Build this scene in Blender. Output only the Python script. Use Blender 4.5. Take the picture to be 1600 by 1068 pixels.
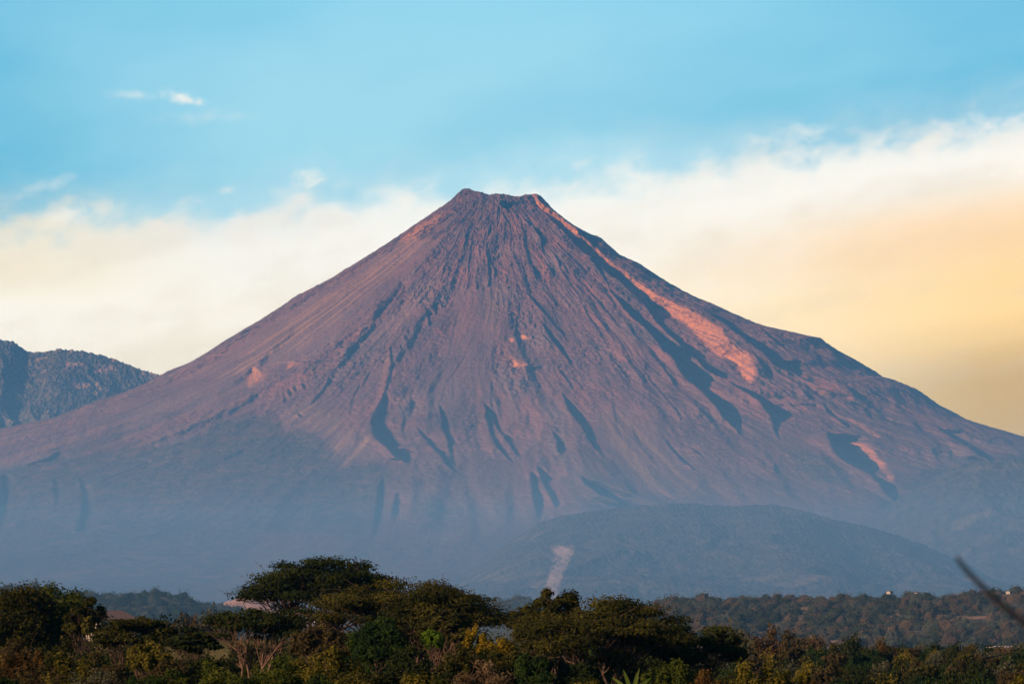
import bpy, math, random
import numpy as np

# ------------------------------------------------------------------ scene, camera
SC = bpy.context.scene
COL = SC.collection
for o in list(bpy.data.objects):
    bpy.data.objects.remove(o)
R = math.radians

F = 800.0 / math.tan(R(9.0))          # focal length in photo pixels (1600 wide), 18 degree view
CAMZ = 40.0
PITCH = math.atan((930.0 - 534.0) / F)
cam_d = bpy.data.cameras.new('camera')
cam = bpy.data.objects.new('camera', cam_d)
COL.objects.link(cam)
cam.location = (0, 0, CAMZ)
cam.rotation_euler = (R(90) + PITCH, 0, 0)
cam_d.sensor_width = 36.0
cam_d.lens = 18.0 / math.tan(R(9.0))
cam_d.clip_start = 0.5
cam_d.clip_end = 200000.0
cam_d.dof.use_dof = True
cam_d.dof.focus_distance = 6000.0
cam_d.dof.aperture_fstop = 5.6
SC.camera = cam
SC.render.resolution_x = 1024
SC.render.resolution_y = 683

# ------------------------------------------------------------------ world and sun
SUN_AZ = 52.0      # degrees the sun stands to the left of straight behind the camera
SUN_EL = 17.0
sunvec = np.array([-math.sin(R(SUN_AZ)) * math.cos(R(SUN_EL)), -math.cos(R(SUN_AZ)) * math.cos(R(SUN_EL)), math.sin(R(SUN_EL))])
W = bpy.data.worlds.new('World')
SC.world = W
W.use_nodes = True
wt = W.node_tree
wt.nodes.clear()


class NT:
    """small helper to write node trees"""
    def __init__(self, tree):
        self.t = tree

    def n(self, kind, **kw):
        nd = self.t.nodes.new(kind)
        ins = kw.pop('ins', {})
        for k, v in kw.items():
            setattr(nd, k, v)
        for k, v in ins.items():
            if hasattr(v, 'node'):
                self.t.links.new(v, nd.inputs[k])
            else:
                nd.inputs[k].default_value = v
        return nd

    def m(self, op, a, b=None, c=None, clamp=False):
        ins = {0: a}
        if b is not None: ins[1] = b
        if c is not None: ins[2] = c
        return self.n('ShaderNodeMath', operation=op, use_clamp=clamp, ins=ins).outputs[0]

    def sm(self, x, lo, hi, a=0.0, b=1.0):
        return self.n('ShaderNodeMapRange', interpolation_type='SMOOTHSTEP', ins={0: x, 1: lo, 2: hi, 3: a, 4: b}).outputs[0]

    def mix(self, f, a, b, blend='MIX'):
        nd = self.n('ShaderNodeMix', data_type='RGBA', blend_type=blend, clamp_factor=True)
        for idx, v in ((0, f), (6, a), (7, b)):
            if hasattr(v, 'node'):
                self.t.links.new(v, nd.inputs[idx])
            else:
                nd.inputs[idx].default_value = v
        return nd.outputs[2]

    def vec(self, x, y, z):
        return self.n('ShaderNodeCombineXYZ', ins={0: x, 1: y, 2: z}).outputs[0]

    def noise(self, v, scale, detail=4.0, rough=0.5, dist=0.0):
        return self.n('ShaderNodeTexNoise', ins={'Vector': v, 'Scale': scale, 'Detail': detail, 'Roughness': rough, 'Distortion': dist}).outputs[0]

    def attr(self, name):
        return self.n('ShaderNodeAttribute', attribute_name=name)


def srgb(r, g, b, k=1.0):
    f = lambda c: (c / 12.92 if c <= 0.04045 else ((c + 0.055) / 1.055) ** 2.4)
    return (f(r / 255) * k, f(g / 255) * k, f(b / 255) * k, 1.0)


EXPO = 0.9
SC.view_settings.view_transform = 'Standard'
SC.view_settings.look = 'None'
SC.view_settings.gamma = 1.0
SC.view_settings.exposure = EXPO

w = NT(wt)
sky = w.n('ShaderNodeTexSky', sky_type='NISHITA', sun_disc=False, sun_elevation=R(SUN_EL),
          sun_rotation=R(180.0 + SUN_AZ), altitude=1200.0, air_density=1.0, dust_density=0.6, ozone_density=1.6)
tc = w.n('ShaderNodeTexCoord').outputs['Generated']
sx = w.n('ShaderNodeSeparateXYZ', ins={0: tc})
X, Y, Z = sx.outputs
az = w.m('ARCTAN2', X, Y)                                   # 0 straight ahead, + to the right
el = w.m('ARCTAN2', Z, w.m('SQRT', w.m('ADD', w.m('MULTIPLY', X, X), w.m('MULTIPLY', Y, Y))))
K = 1.0 / (2 ** EXPO)                                        # so that srgb() values below read as display values
BG = 0.05
KK = K / BG
# clear sky: the sky texture, graded towards the photograph's cyan blue, with faint high veils
veil_v = w.vec(w.m('MULTIPLY', az, 9.0), w.m('MULTIPLY', w.m('SUBTRACT', el, w.m('MULTIPLY', az, 0.12)), 26.0), 3.7)
veil = w.sm(w.noise(veil_v, 1.0, 4.0, 0.45), 0.34, 0.68)
deep = srgb(100, 192, 230, KK); pale = srgb(166, 225, 247, KK); top = srgb(126, 202, 238, KK)
cen = w.m('SUBTRACT', 1.0, w.m('MULTIPLY', w.m('POWER', w.m('MULTIPLY', w.m('ABSOLUTE', w.m('ADD', az, 0.015)), 6.6), 1.6), 0.95), clamp=True)
c_clear = w.mix(w.m('MULTIPLY', w.m('ADD', w.m('MULTIPLY', veil, 0.45), w.m('MULTIPLY', cen, 0.75)), 1.0, clamp=True), deep, pale)
c_clear = w.mix(w.sm(el, 0.145, 0.205, 0.0, 0.75), c_clear, w.mix(cen, top, srgb(145, 220, 248, KK)))
sky_far = w.n('ShaderNodeHueSaturation', ins={'Saturation': 1.35, 'Value': 1.0, 'Color': sky.outputs[0]}).outputs[0]
c_clear = w.mix(w.sm(w.m('ABSOLUTE', az), 0.25, 0.9, 0.12, 0.95), c_clear, sky_far)
c_clear = w.mix(w.sm(el, 0.24, 0.7, 0.0, 0.95), c_clear, sky_far)
# cloud bank standing behind the mountain
az_c = w.m('MINIMUM', w.m('MAXIMUM', az, -0.5), 0.5)
edge = w.m('ADD', w.m('ADD', w.m('MULTIPLY', az_c, 0.105), 0.1265), w.m('MULTIPLY', w.m('MULTIPLY', az_c, az_c), 0.18))
nv = w.vec(w.m('MULTIPLY', az, 52.0), w.m('MULTIPLY', w.m('SUBTRACT', el, w.m('MULTIPLY', az, 0.3)), 90.0), 0.3)
n_big = w.noise(w.vec(w.m('MULTIPLY', az, 12.0), w.m('MULTIPLY', el, 20.0), 7.1), 1.0, 2.0, 0.5)
n_edge = w.noise(nv, 1.0, 6.0, 0.55, 0.25)
n_puff = w.noise(w.vec(w.m('MULTIPLY', az, 90.0), w.m('MULTIPLY', el, 110.0), 1.9), 1.0, 5.0, 0.5, 0.4)
off = w.m('ADD', w.m('ADD', w.m('MULTIPLY', w.m('SUBTRACT', n_edge, 0.5), 0.019), w.m('MULTIPLY', w.m('SUBTRACT', n_big, 0.5), 0.010)),
          w.m('MULTIPLY', w.m('SUBTRACT', n_puff, 0.5), 0.014))
below = w.m('SUBTRACT', w.m('ADD', edge, off), el)          # > 0 inside the bank
bank_hard = w.sm(below, -0.004, 0.007)
bank_soft = w.sm(below, -0.020, 0.018)
mask = w.m('ADD', w.m('MULTIPLY', bank_hard, 0.58), w.m('MULTIPLY', bank_soft, 0.44), clamp=True)
streak = w.noise(w.vec(w.m('MULTIPLY', az, 10.0), w.m('MULTIPLY', w.m('SUBTRACT', el, w.m('MULTIPLY', az, 0.16)), 62.0), 5.5), 1.0, 5.0, 0.5, 0.3)
st = w.m('SUBTRACT', streak, 0.5)
depth = w.m('ADD', below, w.m('MULTIPLY', st, 0.012))
el_s = w.m('ADD', w.m('SUBTRACT', el, w.m('MULTIPLY', w.m('SUBTRACT', az, 0.12), 0.12)), w.m('MULTIPLY', st, 0.010))
cl = w.mix(w.sm(depth, 0.005, 0.085), srgb(254, 252, 248, KK), srgb(244, 232, 210, KK))
cl = w.mix(w.sm(az, -0.05, 0.11), cl, w.mix(w.sm(depth, 0.01, 0.055), srgb(257, 253, 247, KK), srgb(260, 238, 206, KK)))
yel = w.m('MULTIPLY', w.sm(az, 0.06, 0.165), w.sm(el_s, 0.132, 0.090))
cl = w.mix(w.m('MULTIPLY', yel, 0.82), cl, srgb(264, 221, 160, KK))
band = w.m('MULTIPLY', w.sm(el_s, 0.094, 0.106), w.m('MULTIPLY', w.sm(el_s, 0.128, 0.108), w.sm(az, 0.02, 0.15)))
cl = w.mix(w.m('MULTIPLY', band, 0.55), cl, srgb(260, 216, 172, KK))
dusk = w.m('MULTIPLY', w.sm(el_s, 0.084, 0.062), w.sm(az, 0.06, 0.14))
cl = w.mix(w.m('MULTIPLY', dusk, 0.95), cl, w.mix(w.sm(az, 0.10, 0.16), srgb(222, 200, 168, KK), srgb(210, 178, 140, KK)))
cl = w.mix(w.m('MULTIPLY', w.m('MULTIPLY', w.sm(az, -0.08, -0.16), w.sm(el, 0.085, 0.10)), w.sm(depth, 0.02, 0.0, 0.6, 0.6)), cl, srgb(250, 232, 200, KK))
cl = w.mix(w.m('MULTIPLY', w.sm(w.m('ADD', w.m('MULTIPLY', streak, 0.6), w.m('MULTIPLY', n_edge, 0.4)), 0.44, 0.66), 0.26), cl, srgb(215, 205, 196, KK))
mask = w.m('MULTIPLY', mask, w.sm(w.m('ABSOLUTE', az), 0.75, 0.45))
allc = w.mix(mask, c_clear, cl)
# few small wisps above the bank
def wisp(a0, e0, ra, re, tilt, seed, strength):
    da = w.m('SUBTRACT', az, a0)
    de = w.m('SUBTRACT', w.m('SUBTRACT', el, e0), w.m('MULTIPLY', da, tilt))
    nn = w.noise(w.vec(w.m('MULTIPLY', az, 170.0), w.m('MULTIPLY', el, 260.0), seed), 1.0, 5.0, 0.6, 0.6)
    d = w.m('SQRT', w.m('ADD', w.m('POWER', w.m('DIVIDE', da, ra), 2.0), w.m('POWER', w.m('DIVIDE', de, re), 2.0)))
    d = w.m('ADD', d, w.m('MULTIPLY', w.m('SUBTRACT', nn, 0.5), 2.3))
    return w.m('MULTIPLY', w.sm(d, 1.15, -0.35), strength)
def pxa(u): return math.atan((u - 800.0) / F)
def pxe(v): return math.atan((930.0 - v) / F) if v > 9999 else PITCH - math.atan((v - 534.0) / F)
for (u, v, ru, rv, tl, sd, sg) in ((283, 158, 40, 13, -0.3, 1.0, 0.85), (202, 154, 46, 9, 0.0, 2.0, 0.4), (478, 279, 32, 18, 0.0, 3.0, 0.85),
                                   (1262, 210, 44, 18, 0.0, 4.0, 0.6), (913, 254, 26, 12, 0.3, 5.0, 0.4), (90, 343, 50, 16, 0.1, 6.5, 0.8),
                                   (60, 300, 60, 14, 0.35, 8.5, 0.30), (1280, 240, 12, 10, 0.8, 9.5, 0.5), (350, 300, 16, 8, 0.2, 11.0, 0.45),
                                   (320, 185, 90, 16, 0.05, 12.0, 0.22)):
    allc = w.mix(wisp(pxa(u), pxe(v), ru / F, rv / F, tl, sd, sg), allc, srgb(250, 248, 242, KK))
front = w.sm(Z, -0.02, 0.0)
allc = w.mix(front, srgb(120, 130, 140, KK), allc)
# the clear high sky is brighter than it looks from below the haze layer
HT = w.m('EXPONENT', w.m('DIVIDE', -0.054, w.m('MAXIMUM', el, 0.09)))
inv = w.m('DIVIDE', 1.0, HT)
gain = w.n('ShaderNodeVectorMath', operation='SCALE', ins={0: allc, 'Scale': inv}).outputs[0]
sub = w.n('ShaderNodeVectorMath', operation='SCALE', ins={0: (0.06 * KK, 0.24 * KK, 0.55 * KK), 'Scale': w.m('SUBTRACT', inv, 1.0)}).outputs[0]
allc = w.n('ShaderNodeVectorMath', operation='MAXIMUM', ins={0: w.n('ShaderNodeVectorMath', operation='SUBTRACT', ins={0: gain, 1: sub}).outputs[0], 1: (0, 0, 0)}).outputs[0]
bgn = w.n('ShaderNodeBackground', ins={'Color': allc, 'Strength': BG})
w.n('ShaderNodeOutputWorld', ins={'Surface': bgn.outputs[0]})

sun_d = bpy.data.lights.new('sun', 'SUN')
sun_d.energy = 5.0
sun_d.angle = R(0.6)
sun_d.color = (1.0, 0.65, 0.44)
sun = bpy.data.objects.new('sun', sun_d)
COL.objects.link(sun)
from mathutils import Vector, Matrix
sun.rotation_euler = Vector(sunvec).to_track_quat('Z', 'Y').to_euler()

SC.render.engine = 'CYCLES'
SC.cycles.use_denoising = True
SC.cycles.max_bounces = 5
SC.cycles.diffuse_bounces = 2
SC.cycles.glossy_bounces = 1
SC.cycles.transmission_bounces = 2
SC.cycles.transparent_max_bounces = 8
SC.cycles.volume_bounces = 0
SC.cycles.caustics_reflective = False
SC.cycles.caustics_refractive = False


# ------------------------------------------------------------------ helpers
def ray(u, v):
    """direction through photo pixel (u, v), scaled so that y = 1"""
    u = np.asarray(u, float); v = np.asarray(v, float)
    cx, cy = (u - 800.0) / F, -(v - 534.0) / F
    dy = math.cos(PITCH) - cy * math.sin(PITCH)
    dz = math.sin(PITCH) + cy * math.cos(PITCH)
    return cx / dy, dz / dy

def at(u, v, dist):
    """world point on the ray of photo pixel (u, v) at distance y = dist"""
    a, b = ray(u, v)
    return float(a * dist), float(dist), float(CAMZ + b * dist)

def proj(x, y, z):
    zz = z - CAMZ
    d = y * math.cos(PITCH) + zz * math.sin(PITCH)
    uy = -y * math.sin(PITCH) + zz * math.cos(PITCH)
    return 800.0 + F * x / d, 534.0 - F * uy / d

def sstep(x, a, b):
    t = np.clip((x - a) / (b - a), 0, 1)
    return t * t * (3 - 2 * t)

def _hash(ix, iy, seed):
    h = (ix.astype(np.int64) * 374761393 + iy.astype(np.int64) * 668265263 + seed * 974634777) & 0xFFFFFFFF
    h = ((h ^ (h >> 13)) * 1274126177) & 0xFFFFFFFF
    h = ((h ^ (h >> 16)) * 2246822519) & 0xFFFFFFFF
    return ((h ^ (h >> 15)) & 0xFFFF) / 65535.0

def vnoise(x, y, seed=0):
    """gradient noise, about -1..1"""
    x0 = np.floor(x); y0 = np.floor(y)
    fx = x - x0; fy = y - y0
    u = fx * fx * fx * (fx * (fx * 6 - 15) + 10); v = fy * fy * fy * (fy * (fy * 6 - 15) + 10)
    def g(dx, dy):
        a = _hash(x0 + dx, y0 + dy, seed) * 2 * np.pi
        return np.cos(a) * (fx - dx) + np.sin(a) * (fy - dy)
    n = (g(0, 0) * (1 - u) + g(1, 0) * u) * (1 - v) + (g(0, 1) * (1 - u) + g(1, 1) * u) * v
    return n * 1.5

def fbm(x, y, octaves=4, seed=0, gain=0.5, lac=2.03):
    s = 0; a = 1.0; t = 0
    for i in range(octaves):
        s = s + a * vnoise(x, y, seed + i * 7); t += a
        x = x * lac + 13.1; y = y * lac + 7.7; a *= gain
    return s / t

def ridged(x, y, octaves=4, seed=0, gain=0.5, lac=2.03):
    s = 0; a = 1.0; t = 0
    for i in range(octaves):
        s = s + a * (1 - 2 * np.abs(vnoise(x, y, seed + i * 7))); t += a
        x = x * lac + 13.1; y = y * lac + 7.7; a *= gain
    return s / t

def in_poly(u, v, pts):
    inside = np.zeros(u.shape, bool)
    n = len(pts)
    for i in range(n):
        x1, y1 = pts[i]; x2, y2 = pts[(i + 1) % n]
        if y1 == y2: continue
        c = ((y1 > v) != (y2 > v)) & (u < (x2 - x1) * (v - y1) / (y2 - y1) + x1)
        inside ^= c
    return inside

def tag(o, label=None, cat=None, group=None, kind=None):
    if label: o['label'] = label
    if cat: o['category'] = cat
    if group: o['group'] = group
    if kind: o['kind'] = kind
    return o

def link(name, me, parent=None):
    o = bpy.data.objects.new(name, me)
    COL.objects.link(o)
    if parent is not None: o.parent = parent
    return o

def mesh_np(name, co, faces, mat=None, smooth=True, attrs=None):
    """faces: (n, k) int array"""
    me = bpy.data.meshes.new(name)
    co = np.ascontiguousarray(co, np.float32); faces = np.ascontiguousarray(faces, np.int32)
    nf, k = faces.shape
    me.vertices.add(len(co)); me.vertices.foreach_set('co', co.ravel())
    me.loops.add(nf * k); me.loops.foreach_set('vertex_index', faces.ravel())
    me.polygons.add(nf)
    me.polygons.foreach_set('loop_start', np.arange(0, nf * k, k, dtype=np.int32))
    me.polygons.foreach_set('loop_total', np.full(nf, k, np.int32))
    me.polygons.foreach_set('use_smooth', np.full(nf, smooth))
    if attrs:
        for an, av in attrs.items():
            av = np.asarray(av, np.float32)
            if av.ndim == 1:
                at_ = me.attributes.new(an, 'FLOAT', 'POINT'); at_.data.foreach_set('value', av.ravel())
            else:
                at_ = me.attributes.new(an, 'FLOAT_COLOR', 'POINT')
                at_.data.foreach_set('color', np.concatenate([av, np.ones((len(av), 1), np.float32)], 1).ravel())
    me.update(); me.validate()
    if mat: me.materials.append(mat)
    return me

def grid_faces(nr, nc, wrap=False):
    i = np.arange(nr - 1)[:, None]; j = np.arange(nc if wrap else nc - 1)[None, :]
    j2 = (j + 1) % nc
    a = i * nc + j; b = i * nc + j2; c = (i + 1) * nc + j2; d = (i + 1) * nc + j
    return np.stack([a, b, c, d], -1).reshape(-1, 4)

def new_mat(name):
    m = bpy.data.materials.new(name); m.use_nodes = True
    m.node_tree.nodes.clear()
    return m, NT(m.node_tree)

def finish(t, col, rough=0.95, bump=None, bump_d=1.0, bump_s=0.5, spec=0.1):
    kw = {'Base Color': col, 'Roughness': rough, 'Specular IOR Level': spec}
    if bump is not None:
        b = t.n('ShaderNodeBump', ins={'Height': bump, 'Strength': bump_s, 'Distance': bump_d})
        kw['Normal'] = b.outputs[0]
    p = t.n('ShaderNodeBsdfPrincipled', ins=kw)
    t.n('ShaderNodeOutputMaterial', ins={'Surface': p.outputs[0]})
#@@SECTION2
# ------------------------------------------------------------------ the volcano
VD = 20000.0
PX = VD / F                      # metres per photo pixel at the cone
VCX = (780 - 800) * PX
def zpix(v): return CAMZ + ray(800, v)[1] * VD

left_sil = [(725, 298), (714, 306), (700, 318), (650, 350), (600, 385), (576, 400), (546, 419), (516, 438), (482, 456), (462, 466), (438, 484),
            (400, 508), (347, 540), (324, 556), (300, 571), (260, 588), (217, 612), (187, 623), (122, 646), (80, 664), (37, 672), (0, 680),
            (-80, 702), (-250, 748), (-500, 800), (-900, 865), (-1500, 925)]
right_sil = [(843, 308), (870, 334), (897, 355), (922, 367), (940, 374), (948, 382), (972, 402), (1000, 415), (1040, 442), (1075, 462),
             (1110, 478), (1150, 497), (1196, 516), (1240, 525), (1270, 532), (1283, 534), (1290, 540), (1310, 554), (1345, 572),
             (1380, 597), (1395, 600), (1430, 615), (1465, 640), (1505, 662), (1520, 668), (1600, 692), (1700, 722), (1850, 765), (2100, 820),
             (2500, 880), (3000, 925)]
lr = np.array([(780 - u) * PX for u, v in left_sil]); lz = np.array([zpix(v) for u, v in left_sil])
rr_ = np.array([(u - 780) * PX for u, v in right_sil]); rz = np.array([zpix(v) for u, v in right_sil])
fr = np.array([140, 400, 700, 1000, 1400, 2000, 2500, 3000, 3500, 4000, 5000, 6000, 7000, 8500.])
fz = np.array([2492, 2330, 2130, 1930, 1690, 1370, 1150, 950, 780, 630, 395, 215, 95, -6.])
rim_line = np.array([(640, 350), (700, 318), (714, 305), (725, 296), (732, 297.5), (738, 301), (750, 303), (765, 308), (775, 306), (787, 307),
                     (800, 309), (812, 311), (822, 307), (833, 305), (840, 306), (843, 309), (870, 334), (920, 366)], float)

NTH, NR = 1900, 900
tt = np.linspace(-1, 1, NTH)
theta = np.where(np.abs(tt) < 0.86, tt / 0.86 * R(112), np.sign(tt) * (R(112) + (np.abs(tt) - 0.86) / 0.14 * R(68)))
rad = np.concatenate([np.linspace(0, 200, 26)[:-1], 200 + np.linspace(0, 1, NR - 25) ** 1.25 * 8400])
TH, RA = np.meshgrid(theta, rad)
st_, ct_ = np.sin(TH), np.cos(TH)
# direction-blended profile
wl = np.where(st_ < 0, st_ ** 2, 0); wr = np.where(st_ > 0, st_ ** 2, 0); wf = 1 - wl - wr
ra_w = RA * (1 + 0.02 * vnoise(TH * 2.2, RA / 1500.0, 3) * (1 - np.abs(st_)) ** 0.5)
BZ = wl * np.interp(RA, lr, lz) + wr * np.interp(RA, rr_, rz) + wf * np.interp(ra_w, fr, fz)
# rim and crater
R0 = 226.0
uu = 780 + R0 * st_ / PX
rimz = CAMZ + ray(800, np.interp(uu, rim_line[:, 0], rim_line[:, 1]))[1] * VD
rimz = rimz - 14 * np.clip(ct_, 0, 1)
tab_r0 = wl * np.interp(R0, lr, lz) + wr * np.interp(R0, rr_, rz) + wf * np.interp(R0, fr, fz)
BZ = np.where(RA >= R0, BZ + (rimz - tab_r0) * np.exp(-(RA - R0) / 150.0),
              rimz - 55 * (1 - (RA / R0) ** 2) * sstep(R0 - RA, 0, 60) ** 0.6)
BX = VCX + RA * st_
BY = VD - RA * ct_
U, V = proj(BX, BY, BZ)
FW = sstep(ct_, -0.12, 0.12)                       # only the side that faces the valley gets the traced relief
MPP = BY / F                                       # metres per photo pixel
# ragged edges for the traced features
Un = U + 2.2 * fbm(U / 22.0, V / 22.0, 3, 11) + 1.0 * vnoise(U / 4.0, V / 4.0, 12)
Vn = V + 2.0 * fbm(U / 20.0, V / 20.0, 3, 15)

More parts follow.
